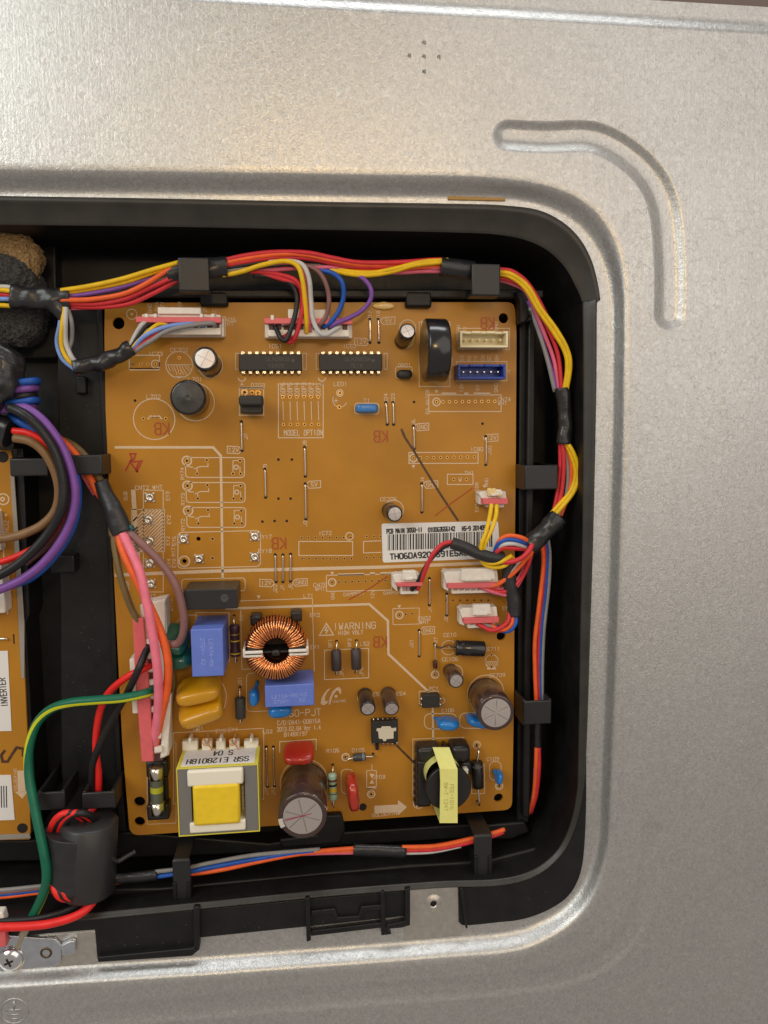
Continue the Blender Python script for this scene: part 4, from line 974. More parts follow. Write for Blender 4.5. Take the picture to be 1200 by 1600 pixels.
# small transformer
m = MB(); m.bpx(652,1169,690,1192,0.5,9,1.6); m.bpx(706,1167,736,1192,0.5,10,1.8); m.bpx(652,1188,674,1262,0.5,8,1.2); m.bpx(720,1190,738,1212,0.5,8,1.5)
for k in range(6): m.bpx(654+k*13,1164,659+k*13,1172,0.5,5,0.4)
for k in range(6): m.bpx(648,1194+k*12,655,1199+k*12,0.5,5,0.4)
o = build(m,'pulse_transformer',M_black,board,'small black transformer crossed by a pale yellow tape band')
cc = px(701,1232,15); m = MB(); m.lathe((cc.x,cc.y,5),(cc.x,cc.y,17),[(0,8.2),(.4,8.6),(2.2,8.6),(2.4,6.0),(7.4,6.0),(7.6,8.6),(9.6,8.6),(10,8.2)],40); build(m,'round_bobbin',M_black,o)
m = MB(); m.lathe((cc.x-1.5,cc.y+4,7),(cc.x-1.5,cc.y+4,17),[(0,6.8),(6.8,6.8)],40,False,False); m2 = m; build(m2,'inner_tape',M_paleyellow,o)
m = MB()
def ribbon(m,pts,z,th=0.4):
    top=[(px(a,b,zz),px(c_,d,zz)) for (a,b,c_,d,zz) in pts]
    vt=[(m.bm.verts.new(p),m.bm.verts.new(q)) for p,q in top]; vb=[(m.bm.verts.new(p-Vector((0,0,th))),m.bm.verts.new(q-Vector((0,0,th)))) for p,q in top]
    for i in range(len(vt)-1):
        m.face([vt[i][0],vt[i][1],vt[i+1][1],vt[i+1][0]]); m.face([vb[i][0],vb[i+1][0],vb[i+1][1],vb[i][1]])
        m.face([vt[i][0],vt[i+1][0],vb[i+1][0],vb[i][0]]); m.face([vt[i][1],vb[i][1],vb[i+1][1],vt[i+1][1]])
    m.face([vt[0][0],vb[0][0],vb[0][1],vt[0][1]]); m.face([vt[-1][0],vt[-1][1],vb[-1][1],vb[-1][0]])
ribbon(m,[(676,1168,702,1168,9.4),(687,1201,715,1202,18.2),(688,1220,715,1220,18.2),(687,1286,715,1286,18.2)],0)
a=px(687,1286,17.8); b=px(715,1286,17.8); m.prism([(a.x,a.y),(b.x,a.y),(b.x,a.y+.5),(a.x,a.y+.5)],4,17.9)
build(m,'tape_band',M_paleyellow,o)
m = MB(); txt(m,'FEE-1016',0,0,1.3,M=Matrix.Translation(px(706,1245,18.25)) @ Matrix.Rotation(math.radians(-90),4,'Z')); txt(m,'SW-T 1247',0,0,1.3,M=Matrix.Translation(px(697,1245,18.25)) @ Matrix.Rotation(math.radians(-90),4,'Z')); build(m,'tape_print',mat('tape_ink',(0.52,0.48,0.13),0.5),o)
m = MB(); m.bpx(725,1202,732,1210,8,11,.3); build(m,'bobbin_tab',M_ivory,o)
# fuse and holder
m = MB(); m.bpx(228,1190,262,1215,0.3,6,0.8); m.bpx(231,1215,262,1262,0.3,3,0.5); m.bpx(229,1258,264,1282,0.3,6,0.8); o = build(m,'fuse_holder',M_black,board)
fa=px(244,1198,8); fb=px(246,1272,8); L_=(fb-fa).length
m = MB(); m.lathe(fa,fb,[(0,2.1),(.2,2.5),(4.6,2.5),(4.7,2.2)],24,True,False); build(m,'fuse_cap',M_nickel,o); m = MB(); m.lathe(fb,fa,[(0,2.1),(.2,2.5),(4.6,2.5),(4.7,2.2)],24,True,False); build(m,'fuse_cap',M_nickel,o)
m = MB(); m.lathe(fa,fb,[(4.5,2.25),(L_-4.5,2.25)],24,False,False); build(m,'fuse_tube',mat('fuse_body',(0.10,0.11,0.08),0.1,coat=0.6),o)
m = MB(); m.lathe(fa+(fb-fa)*0.40,fb,[(0,2.3),(2.2,2.3)],24,False,False); build(m,'fuse_band',mat('fuse_yellow',(0.45,0.45,0.03),0.3),o)
m = MB()
for (x,y) in ((236,1205),(252,1204),(238,1268),(256,1266)): m.bpx(x-1.5,y-8,x+1.5,y+8,3,8.5,0.1)
build(m,'fuse_clip',mat('fuse_clip_dark',(0.03,0.03,0.03),0.3,0.3),o)
# barcode label
ll = [(596,818),(778,814),(782,872),(598,879)]
m = MB(); P = rounded([tuple(px(x,y,0)) for x,y in ll],0.9,4)
m.prism([(p.x,p.y) for p in P][::-1],0.09,0.22); lb = build(m,'barcode_label',M_paper,board,'white barcode label')
m = MB(); x = 606.0; rnd = random.Random(3)
while x < 768:
    wd = rnd.choice((0.9,1.0,1.6,2.3)); y0 = 835-(x-606)*0.03; y1 = 860-(x-606)*0.035
    m.poly([px(x,y1,.26),px(x+wd,y1,.26),px(x+wd,y0,.26),px(x,y0,.26)]); x += wd+rnd.choice((0.9,1.1,1.7,2.2))
txt(m,'PCB MAIN 3050-II',632,829,1.6,1.5,z=.27,wx=.56,wt=.25); txt(m,'010063556142',690,827,1.6,1.5,z=.27,wx=.57,wt=.25); txt(m,'H5-9 20140917',744,825,1.6,1.5,z=.27,wx=.56,wt=.25); txt(m,'TH06DA9200691E5A0AF5',681,866,2.0,1.5,z=.27,wx=.93,wt=.25)
build(m,'label_print',M_ink,lb,None,'stuff')
# glue blobs
m = MB(); m.ell(px(600,478,0.6),(4,1.2,0.7),None,0.9,0.8,16,8,0.5); m.ell(px(636,528,0.4),(3,4,0.8),None,0.9,0.9,18,8,0.6); build(m,'glue_blob',M_glue,board)
# solder pads
build(pads,'solder_pad',M_copper_pad,board,None,'stuff'); build(pdark,'pad_hole',M_dark,board,None,'stuff')

# ================================================================== plugged headers on the board + wiring harnesses
def header_strip(x0,y0,x1,y1,h=4.2):   # white base soldered to the board
    m = MB(); m.bpx(x0,y0,x1,y1,0.2,h,0.3); return build(m,'connector_base',M_white,board)
def plug(parent,x0,y0,x1,y1,sl,n,wh=9.5,latch=None,label=None):
    """top-entry plug: white housing, pink retainer along its front edge, a raised latch"""
    m = MB(); m.ppx([(x0,y0),(x1,y0-sl),(x1,y1-sl),(x0,y1)],2.5,wh,0.4)
    o = build(m,'plug_housing',M_white,parent,label)
    return o
har = thing('upper_wire_harness', 'long multicoloured wire harness run along the top and right walls of the tray', 'wire harness', px(560,425,12))
Zw = 11
# -- plug of the left top connector
header_strip(217,497,350,526,4)
m = MB(); m.bpx(222,491,345,523,3.6,8,0.4); m.bpx(246,480,314,491,2,9,0.4); o = build(m,'plug_housing',M_white,har,'white plug of the left top connector')
m = MB(); m.bpx(212,495,346,504,7,10.2,0.25); build(m,'retainer_strip',M_pink,o)
for k in range(11):
    m = MB(); m.bpx(222+k*11.3,505,230+k*11.3,512,7.5,8.3,0.1); build(m,'plug_cavity',mat('cavity',(0.10,0.045,0.04),0.6),o)
m = MB()
for x in (226,240,312,330): m.bpx(x,490,x+5,496,7,10.4,0.2)
build(m,'plug_lug',M_white,o)
# -- plug of the middle top connector
header_strip(414,505,550,528,4)
m = MB(); m.bpx(418,500,546,526,3.6,8,0.4); m.bpx(450,483,515,500,2,9,0.4); o = build(m,'plug_housing',M_white,har,'white plug of the middle top connector')
m = MB(); m.bpx(413,497,551,506,7,10.2,0.25); build(m,'retainer_strip',M_pink,o)
for k in range(11):
    m = MB(); m.bpx(420+k*11.5,507,428+k*11.5,515,7.5,8.3,0.1); build(m,'plug_cavity',MATS['cavity'],o)
m = MB()
for x in (423,): m.bpx(x,492,x+5,500,7,10.4,0.2)
build(m,'plug_lug',M_white,o)
def W(p,c,d=1.65,**k): return wire(har,p,c,d*0.94,**k)
z=Zw
W([(-60,449,z),(0,448,z),(25,450,z)],'white'); W([(-60,452,z+1),(0,453,z+1),(25,457,z+1)],'yellow'); W([(-60,458,z),(0,460,z),(25,463,z)],'red'); W([(-60,468,z),(0,467,z),(25,468,z)],'sky'); W([(-60,475,z),(0,477,z),(30,479,z)],'yellow')
W([(95,454,z+1),(140,447,z+1),(190,436,z+1.5),(240,421,z+2),(280,410,z+2)],'yellow',1.75); W([(95,459,z),(145,451,z),(195,441,z+.5),(240,426,z+1),(280,415,z+1)],'yellow',1.6)
W([(95,464,z),(140,459,z),(190,449,z),(235,435,z),(280,424,z)],'purple',1.6); W([(95,469,z+1.2),(140,468,z+1.2),(190,460,z+2),(225,445,z+2.2),(265,421,z+1.5),(285,417,z)],'orange',1.8)
W([(120,469,z-.5),(180,463,z-.5),(225,449,z),(268,430,z),(285,424,z)],'grey',1.5); W([(100,474,z),(150,475,z),(195,467,z+1),(235,449,z+1),(270,434,z+1),(285,428,z)],'red',1.75)
W([(100,478,z-.8),(150,480,z-.8),(200,475,z),(240,458,z),(271,441,z),(285,434,z)],'red',1.75); W([(100,472,z-1),(160,471,z-1),(215,459,z-.5),(270,436,z-1)],'mauve',1.5)
W([(105,482,z-1),(170,478,z-2),(215,466,z-2),(270,444,z-2)],'rose',1.5)
tape(har,[(18,463,z),(45,466,z),(75,466,z),(110,466,z)],4.0,0.65,jit=0.9,tp=lambda t:1-0.15*t)
tape(har,[(80,468,z+.5),(90,482,z+.5),(98,498,z+.3)],2.9,0.6,jit=0.5,tp=lambda t:1.2-0.6*t)
# branch to left plug
zz=9
W([(97,485,z),(93,510,z),(89,535,zz),(97,560,zz),(118,578,zz)],'sky',1.6); W([(98,482,z+.5),(96,510,z),(96,535,zz),(105,560,zz),(125,584,zz)],'red',1.6)
W([(101,480,z+1),(97,510,z+1),(96,540,zz+1),(106,562,zz+1),(120,572,zz)],'yellow',1.6); W([(103,480,z+1),(102,505,z+1),(103,535,zz+1),(112,558,zz+1),(122,568,zz)],'white',1.8)
W([(106,482,z),(112,505,z),(112,530,zz),(108,548,zz),(118,566,zz)],'grey',1.6)
tape(har,[(116,574,zz),(135,570,zz),(160,566,zz),(185,556,zz),(206,543,zz)],2.7,0.9,jit=0.9)
W([(203,541,9),(212,522,10),(222,507,10.5),(230,504,9)],'white',1.6); W([(204,543,9),(217,524,10),(228,509,10),(238,505,9)],'black',1.6); W([(205,545,9),(224,526,10.5),(245,508,10),(262,507,9)],'yellow',1.6)
W([(206,546,9),(228,524,11),(262,510,11),(300,506,10.5),(320,508,9)],'sky',1.6); W([(207,549,9),(230,532,10),(252,517,10),(275,507,9)],'red',1.6); W([(209,550,9),(234,534,10.5),(262,517,11),(300,508,11),(330,505,10.5),(336,509,9)],'grey',1.7)
W([(203,540,8),(212,526,9),(226,512,9.5),(236,506,8.5)],'black',1.4)
# between clips
tape(har,[(262,428,z),(285,424,z),(330,418,z),(356,418,z)],3.4,0.7,jit=0.5)
W([(345,408,z+1),(385,399,z+2),(430,394,z+2.5),(480,395,z+2.5),(520,403,z+2),(560,410,z+1.5),(620,410,z+1.5),(680,406,z+1.5),(700,407,z+1)],'red',1.75)
W([(345,412,z+1),(390,403,z+2),(440,397,z+2.5),(480,399,z+2),(530,409,z+1.5),(575,414,z+1),(640,411,z+1),(700,411,z+.5)],'orange',1.6)
W([(345,416,z+.5),(395,407,z+1.5),(440,402,z+1.5),(490,405,z+1),(540,415,z+.5),(600,417,z+.5),(700,414,z)],'red',1.7)
W([(345,421,z),(390,413,z+1),(430,407,z+1),(480,408,z),(530,410,z-.5),(590,412,z-.5)],'black',1.6); W([(345,425,z),(395,416,z+.5),(440,411,z+.5),(480,412,z-1),(520,418,z-1),(560,420,z-1)],'grey',1.5)
W([(400,424,z-.5),(450,420,z),(500,418,z),(560,417,z-.5),(620,415,z),(690,420,z)],'rose',1.6); W([(540,420,z-1),(600,424,z),(650,418,z+.5),(700,416,z)],'orange',1.6); W([(560,424,z-1.5),(620,426,z-.5),(665,424,z-.5),(700,425,z-.5)],'rose',1.5)
W([(515,421,z-.5),(545,428,z+.3),(575,430,z+1),(610,425,z+1.5),(650,414,z+2),(700,409,z+1.5)],'yellow',1.7); W([(515,418,z-1),(545,424,z),(580,426,z+1),(615,420,z+2),(660,409,z+2),(700,406,z+1.5)],'yellow',1.6)
# drops into the middle plug
W([(348,430,z),(375,425,z+1),(410,414,z+2.5),(445,408,z+3),(465,416,z+3.5),(473,440,z+3),(477,475,z+1),(479,505,10),(479,520,8)],'yellow',1.75)
W([(420,410,z+2),(452,408,z+2.5),(473,414,z+3),(483,436,z+3),(486,470,z+1),(489,498,11),(497,517,11),(508,523,11),(520,517,10),(531,510,8.5)],'white',1.75)
W([(390,424,z-.5),(430,428,z),(462,438,z+1),(474,462,z+1),(470,495,11),(463,522,10),(455,532,9),(449,520,8.5)],'red',1.7); W([(400,426,z-1),(440,436,z),(468,448,z),(472,480,11),(466,512,10),(459,531,9),(450,534,9),(444,524,8)],'red',1.7)
W([(395,430,z-1),(430,434,z-.5),(455,444,z),(464,465,z),(461,492,11),(453,518,11),(446,532,11),(438,527,10.5),(430,510,8.5)],'black',1.8); W([(430,410,z+1),(462,412,z+2),(476,430,z+2),(481,470,z),(483,500,10),(484,518,8)],'rose',1.5)
W([(475,414,z),(495,422,z+1.5),(508,440,z+2),(514,465,z+1),(511,490,11),(502,505,10),(495,509,8.5)],'mauve',1.7)
W([(500,422,z-.5),(520,427,z+1.5),(534,440,z+2),(537,462,z+1),(530,485,11),(518,502,10),(505,511,8.5)],'blue',1.8)
W([(545,424,z-2),(566,434,z+1),(579,450,z+1.5),(579,468,z+1),(566,485,11),(545,497,10.5),(525,505,10),(515,511,8.5)],'purple',1.7)
W([(440,508,9.5),(446,506,9.5),(455,507,9)],'mauve',1.4)
tape(har,[(688,416,z+.8),(705,418,z+.6),(740,423,z)],3.3,0.8,jit=0.3); 
# right top
W([(780,421,z+1),(800,424,z+2),(822,440,z+2),(842,470,z+1),(858,503,z),(868,530,z)],'red',1.7); W([(780,425,z+2),(800,429,z+2.5),(825,448,z+2.5),(845,482,z+2),(868,513,z+2),(886,545,z+2),(891,572,z+1.5),(885,612,z)],'yellow',1.7)
W([(780,428,z+1.5),(798,433,z+2),(820,450,z+2),(842,486,z+1.5),(864,518,z+1.5),(882,549,z+1.5),(886,575,z+1),(881,612,z)],'yellow',1.6)
W([(780,434,z),(800,439,z+.5),(822,452,z),(840,480,z-.5),(857,515,z-1),(872,555,z-1),(878,612,z-1)],'red',1.7); W([(780,437,z-1),(800,443,z-.5),(822,456,z-1),(838,490,z-2),(852,525,z-2),(866,565,z-2),(873,612,z-2)],'rose',1.6)
W([(825,470,z-3),(840,505,z-3),(852,545,z-3),(865,590,z-2),(870,612,z-2)],'purple',1.5); W([(828,480,z-3),(844,525,z-3),(856,565,z-2),(867,612,z-2)],'grey',1.6); W([(828,486,z-3),(846,532,z-4),(862,580,z-3),(870,612,z-3)],'black',1.5)
tape(har,[(878,606,z-1),(881,635,z-1),(883,665,z-1),(881,694,z-1)],2.7,0.85,jit=0.5)
W([(885,690,z),(896,708,z+1),(904,735,z+1),(898,765,z+1),(878,792,z+1),(860,812,z+1)],'yellow',1.75); W([(882,690,z-1),(892,710,z),(899,738,z),(892,766,z),(872,790,z),(856,808,z)],'yellow',1.6)
W([(878,690,z-1),(881,725,z-1),(877,770,z-1),(868,806,z-1)],'red',1.8); W([(875,690,z-2),(875,730,z-2),(870,775,z-2),(863,806,z-2)],'red',1.6); W([(884,690,z-1),(893,730,z-1),(889,770,z-1),(876,806,z-1)],'orange',1.6); W([(881,695,z-2),(887,735,z-1.5),(884,775,z-1.5),(872,808,z-1)],'grey',1.6)
tape(har,[(872,808,z),(858,824,z+.5),(842,840,z+.5),(826,852,z)],3.7,0.85,jit=0.6)
# right channel run down
for i,(cx,c) in enumerate(((0,'red'),(4,'blue'),(8,'grey'))):
    W([(848+cx,842,z-3-i),(851+cx,870,z-5),(848+cx*1.1,920,z-6),(842+cx,980,z-6),(840+cx*.9,1040,z-6),(842+cx*.6,1100,z-6)],c,1.6)
W([(846,842,z-3),(849,880,z-5),(843,940,z-5),(836,1000,z-5),(836,1050,z-5),(838,1100,z-5)],'orange',1.7); W([(852,850,z-7),(852,900,z-7),(846,960,z-8),(842,1030,z-8),(843,1100,z-7)],'purple',1.4)
tape(har,[(840,1095,2),(840,1130,2),(840,1172,2)],1.6,0.8,jit=0.2)
W([(838,1168,3),(837,1200,3),(834,1240,1),(825,1272,-1)],'orange',1.7); W([(842,1168,3),(842,1200,3),(838,1240,1),(829,1270,-1)],'red',1.8); W([(836,1200,1),(834,1235,0),(824,1260,-2),(822,1275,-4)],'blue',1.6)
# knot beside the connectors
W([(828,848,z+1),(815,840,z+3),(795,837,z+3),(782,843,z+2),(776,856,z),(785,866,z-2)],'orange',1.7); W([(825,851,z+1),(810,845,z+3),(793,843,z+3),(780,849,z+2),(774,862,z),(782,872,z-3)],'blue',1.8); W([(822,855,z+1),(806,850,z+3),(790,850,z+3),(778,856,z+1),(774,866,z-1)],'white',1.7)
W([(825,858,z),(808,857,z+2),(786,856,z+2),(776,864,z+1),(784,873,z),(800,871,z-1)],'red',1.9); W([(833,845,z+1),(828,858,z+4),(815,872,z+4),(798,878,z+3),(785,878,z+1)],'red',2.0)
W([(833,852,z+1),(830,864,z+2),(818,878,z+1),(805,893,z),(790,905,9),(775,914,9),(755,918,7)],'orange',1.75); W([(832,850,z+1),(824,864,z+1),(812,878,z),(800,895,z-1),(785,908,8),(760,918,7)],'white',1.6)
W([(832,858,z),(826,880,z),(815,903,9),(798,920,9),(780,925,8),(752,917,7)],'red',1.7); W([(830,862,z-1),(822,888,z-1),(810,912,8),(795,928,8),(778,927,8),(748,917,7)],'rose',1.7); W([(826,872,z-2),(812,900,8),(798,914,8),(785,920,7),(760,918,7)],'rose',1.5)
tape(har,[(706,848,z),(725,855,z+.5),(748,865,z+1),(772,872,z+1),(786,870,z)],2.2,0.9,m_=M_tape2,jit=0.15,name='sleeve')
W([(706,847,z),(692,850,z),(677,865,z),(667,885,z-1),(659,905,8.5),(652,921,7)],'red',1.75); W([(702,850,z-1),(686,860,z-1),(670,878,z-2),(659,897,8.5),(652,912,8),(643,922,7)],'black',1.75)
W([(768,788,9),(765,808,11),(759,832,13),(752,852,13),(752,872,z),(765,880,z+1),(782,878,z+2),(800,868,z+2)],'yellow',1.7); W([(776,789,9),(775,806,11),(768,828,12.5),(757,852,12.5),(753,876,z-1),(768,886,z),(788,884,z+1),(803,870,z+1)],'yellow',1.7)
tape(har,[(797,872,z-3),(795,895,z-3),(797,915,z-3),(803,940,z-3),(803,962,z-3)],2.6,0.9,m_=M_tape2,jit=0.2,name='sleeve')
W([(804,955,8),(806,972,9),(798,984,9),(786,986,8.5),(776,978,7)],'blue',1.8); W([(799,955,8),(800,972,9),(790,983,9.5),(776,982,9),(765,975,7)],'orange',1.8); W([(796,955,8),(794,970,9.5),(782,981,10),(768,985,9.5),(756,980,8.5),(745,974,7)],'red',1.8)
W([(800,958,7),(795,975,8),(782,982,8),(765,978,8),(752,974,7)],'grey',1.5); W([(801,956,8),(797,972,8.6),(786,984,9),(772,986,8.5)],'orange',1.5)
# right side plugs
def splug(x0,y0,x1,y1,yr0,yr1,yb,lx0,lx1,ly0,sl,label,nc,hw=9.0,lm=None):
    m = MB(); m.ppx([(x0,y0+3),(x0+6,y0),(x1-2,y0-sl),(x1,yr0-sl),(x0+4,yr0)],1.5,hw-1.2,0.3); m.ppx([(x0,y0+4),(x0+8,y0+4),(x0+8,yb-4),(x0,yr1)],0.5,5.5,0.3)
    o = build(m,'plug_housing',M_white,har,label)
    m = MB(); m.ppx([(lx0,ly0),(lx1,ly0-sl/2),(lx1+3,yr0-5-sl/2),(lx0-2,yr0-4)],hw-2,hw+.6,0.4); m.ppx([(lx0+4,yr0-8),(lx1-4,yr0-9),(lx1-4,yr0-5),(lx0+4,yr0-4)],hw-1,hw+1.1,0.2); build(m,'latch_arm',lm or M_white,o)
    m = MB(); m.ppx([(x0+7,yr0),(x1+2,yr0-sl),(x1+2,yr1-sl),(x0+7,yr1)],4,hw+.3,0.25); build(m,'retainer_strip',M_pink,o)
    m = MB(); m.ppx([(x0+13,yr1-1),(x1-4,yr1-1-sl),(x1-4,yb-sl),(x0+13,yb)],1,hw-2.2,0.3); build(m,'socket_front',M_white,o)
    for k in range(nc):
        xx = x0+16+k*(x1-x0-22)/max(nc,1); m = MB(); m.ppx([(xx,yr1),(xx+7,yr1-.4),(xx+7,yb-6),(xx,yb-5)],hw-2.3,hw-2.0,0.05); build(m,'plug_cavity',mat('cavity_pale',(0.42,0.30,0.26),0.6),o)
    return o
splug(693,893,779,920,912,920,928,722,772,889,2,'white eight-way plug with orange and red wires',7)
splug(718,950,778,985,966,975,982,740,766,945,2,'white plug below it with red and blue wires',4)
splug(613,897,658,920,911,917,929,630,650,892,1,'small white plug with one red and one black wire',4)
splug(748,768,792,785,779,788,793,764,784,765,0,'small plug with yellow wires',2,9,M_white)
m = MB(); m.ell(px(771,770,9.0),(2.3,1.5,0.8),None,0.8,0.9,30,14,0.8,0.5); m.ell(px(765,766,9.2),(0.9,0.7,0.6),None,0.9,0.9,14,8,0.4); m.ell(px(780,773,9.2),(0.9,0.8,0.5),None,0.9,0.9,14,8,0.4); build(m,'glue_drop',mat('yellow_glue',(0.82,0.60,0.26),0.4,bump=0.6,bscale=1),har)

# ---- lower harness run
low = thing('lower_wire_harness','thin blue, orange and grey wire run along the bottom of the tray','wire harness',px(500,1340,8))
zl = 10
def LW(p,c,d=1.5): return wire(low,p,c,d)
for i,(dy,c) in enumerate(((0,'grey'),(3.5,'mauve'),(7,'blue'),(11,'orange'))):
    LW([(-60,1394+dy,zl),(0,1391+dy,zl),(60,1385+dy*.9,zl),(120,1378+dy*.8,zl),(190,1372+dy*.5,zl)],c)
tape(low,[(165,1372,zl),(200,1372,zl),(246,1367,zl)],1.9,0.8,jit=0.2)
LW([(243,1362,zl),(285,1357,zl),(330,1348,zl),(390,1337,zl),(450,1331,zl),(500,1327,zl)],'grey'); LW([(243,1370,zl),(285,1364,zl),(330,1355,zl),(390,1344,zl),(450,1334,zl),(490,1330,zl)],'blue',1.7); LW([(243,1366,zl-1),(285,1360,zl-1),(330,1351,zl-1),(390,1340,zl-1),(470,1332,zl-1)],'blue',1.5)
LW([(243,1366,zl-1),(300,1365,zl-1),(350,1358,zl),(400,1347,zl),(450,1337,zl),(500,1330,zl),(560,1325,zl)],'orange',1.7); LW([(280,1366,zl-1),(350,1355,zl-1),(420,1341,zl-1),(490,1332,zl),(560,1329,zl)],'orange',1.5)
LW([(440,1336,zl-1),(500,1333,zl),(560,1332,zl)],'rose',1.5)
tape(low,[(552,1328,zl),(585,1329,zl),(634,1331,zl)],2.3,0.75,jit=0.2)
LW([(628,1324,zl),(680,1322,zl),(730,1312,zl),(770,1302,zl),(788,1296,zl-1)],'orange',1.7); LW([(628,1329,zl),(680,1327,zl),(735,1316,zl),(770,1306,zl),(786,1300,zl-1)],'red',1.7); LW([(628,1333,zl),(675,1331,zl),(720,1322,zl)],'white',1.4)

# ---- power harness left of the board
pw = thing('power_wire_harness','thick pink, orange and brown wires plugged in the long white connector at left','wire harness',px(235,1060,8))
def PW(p,c,d,**k): return wire(pw,p,c,d,**k)
PW([(92,685,3),(106,697,6),(124,718,8),(140,745,8),(152,768,9),(175,800,10),(186,840,12)],'orange',2.7); PW([(100,688,3),(118,698,5),(135,715,7),(152,742,8),(164,765,9),(172,800,10),(176,838,12)],'olive',2.5); PW([(96,690,1),(118,715,5),(132,742,6),(150,772,7)],'rose',2.4)
tape(pw,[(157,752,9),(166,775,10),(178,800,11.5),(192,832,12)],3.4,0.75,jit=0.25,m_=M_tape2,name='sleeve',tp=lambda t:0.7+0.45*t)
m = MB(); m.ell(px(197,829,12),(3.0,1.6,1.6),Matrix.Rotation(.5,3,'Z')); build(m,'sleeve_inner',mat('teal_wrap',(0.01,0.11,0.12),0.4),pw)
PW([(177,828,12),(180,860,13),(188,900,14),(203,945,13),(218,975,12),(226,998,9)],'olive',2.4)
PW([(184,830,12),(192,860,14),(208,895,16),(228,935,17),(250,985,17),(262,1030,17),(261,1075,16),(252,1115,14),(244,1155,11),(240,1180,9)],'orange',3.0)
PW([(190,830,13),(202,855,15),(219,895,18),(230,945,19),(240,1000,19),(247,1060,18),(247,1110,15),(242,1150,12),(238,1178,9)],'pink',3.2)
PW([(197,828,12),(222,850,14),(252,880,16),(275,915,17),(286,955,17),(287,985,17),(280,1003,16),(268,1007,15),(258,1002,12)],'mauve',2.8)
PW([(262,1010,9),(270,1050,8),(270,1080,7),(262,1120,5)],'olive',1.6)
# plug
m = MB(); m.ppx([(218,945),(258,936),(262,1010),(264,1180),(246,1190),(232,1190)],2,11,0.5); o = build(m,'plug_housing',M_white,pw,'long white power plug')
m = MB(); m.ppx([(240,943),(257,940),(259,1010),(245,1010)],10.5,12.4,0.4); build(m,'plug_rib',M_white,o); m = MB(); m.ppx([(256,1090),(268,1086),(262,1180),(250,1186)],7,11.6,0.4); build(m,'plug_rib',M_white,o)
m = MB(); m.ppx([(207,966),(224,966),(230,1030),(236,1110),(240,1190),(221,1191),(215,1110),(210,1030)],9,13.4,0.35); build(m,'retainer_strip',M_pink,o)
m = MB(); m.ppx([(202,1030),(210,1028),(216,1115),(207,1115)],2,12,0.3); build(m,'plug_latch',M_white,o)
for k in range(9):
    m = MB(); y=1000+k*21; x=226+k*1.8; m.ppx([(x,y),(x+13,y-2),(x+13,y+7),(x,y+9)],9.5,12.8,0.3); build(m,'plug_rib',M_white,o)
for k in range(9):
    m = MB(); y=1010+k*21; x=226+k*1.8; m.ppx([(x,y),(x+14,y-2),(x+14,y+10),(x,y+12)],10.6,11.2,0.1); build(m,'plug_cavity',MATS['cavity'],o)
# ---- mains lead pair through ferrite
ac = thing('mains_lead','red and black lead pair running down from the power plug through the wrapped ferrite','power lead',px(150,1200,5))
wire(ac,[(236,1040,12),(218,1048,14),(198,1058,14),(172,1080,12),(158,1105,10),(151,1140,8),(150,1175,7),(154,1210,6),(152,1250,6),(140,1270,8)],'scarlet',2.5)
wire(ac,[(232,1008,12),(218,1042,16),(205,1070,15),(195,1090,13),(172,1130,10),(155,1165,9),(144,1200,7),(142,1245,6),(130,1270,8)],'black',2.5)
for i,c in enumerate(('scarlet','black','scarlet','black')):
    dx=i*6
    wire(ac,[(135+dx,1284,12),(118+dx,1272,17),(98+dx,1272,18),(84+dx,1285,17),(79+dx,1305,14),(80+dx,1350,14),(86+dx,1390,21),(100+dx,1404,21),(124+dx,1400,17)],c,2.5)
wire(ac,[(153,1390,14),(146,1408,19),(126,1427,22),(92,1440,23),(45,1447,23),(-60,1450,23)],'scarlet',2.9,label='thick red lead swinging out to the left')
wire(ac,[(137,1400,14),(116,1416,18),(84,1429,20.5),(40,1437,21),(-60,1441,21)],'black',2.0)
fe = thing('ferrite_choke','cylindrical ferrite wrapped in black tape near the lower left of the tray','ferrite',px(130,1340,8))
m = MB(); a=px(140,1280,13); b=px(136,1392,13); L_=(b-a).length
m.lathe(a,b,[(0,3.6),(0,9.0),(.8,9.8),(L_-.8,9.8),(L_,9.0),(L_,3.6)],40,True,True); build(m,'ferrite_core',mat('ferrite_black',(0.028,0.028,0.029),0.4,bump=0.1),fe)
m = MB(); pts=[(122,1294,13),(121,1320,13),(121,1350,13),(122,1376,13)]
m.tube(cpx(pts,12),10.9,44,True,0.9,0.45); build(m,'tape_wrap',M_tape2,fe)
m = MB(); m.tube(cpx([(172,1313,15),(171,1328,16),(175,1340,16),(185,1345,15),(198,1338,14),(212,1330,13)]),0.9,8); build(m,'tie_tail',M_black,fe)
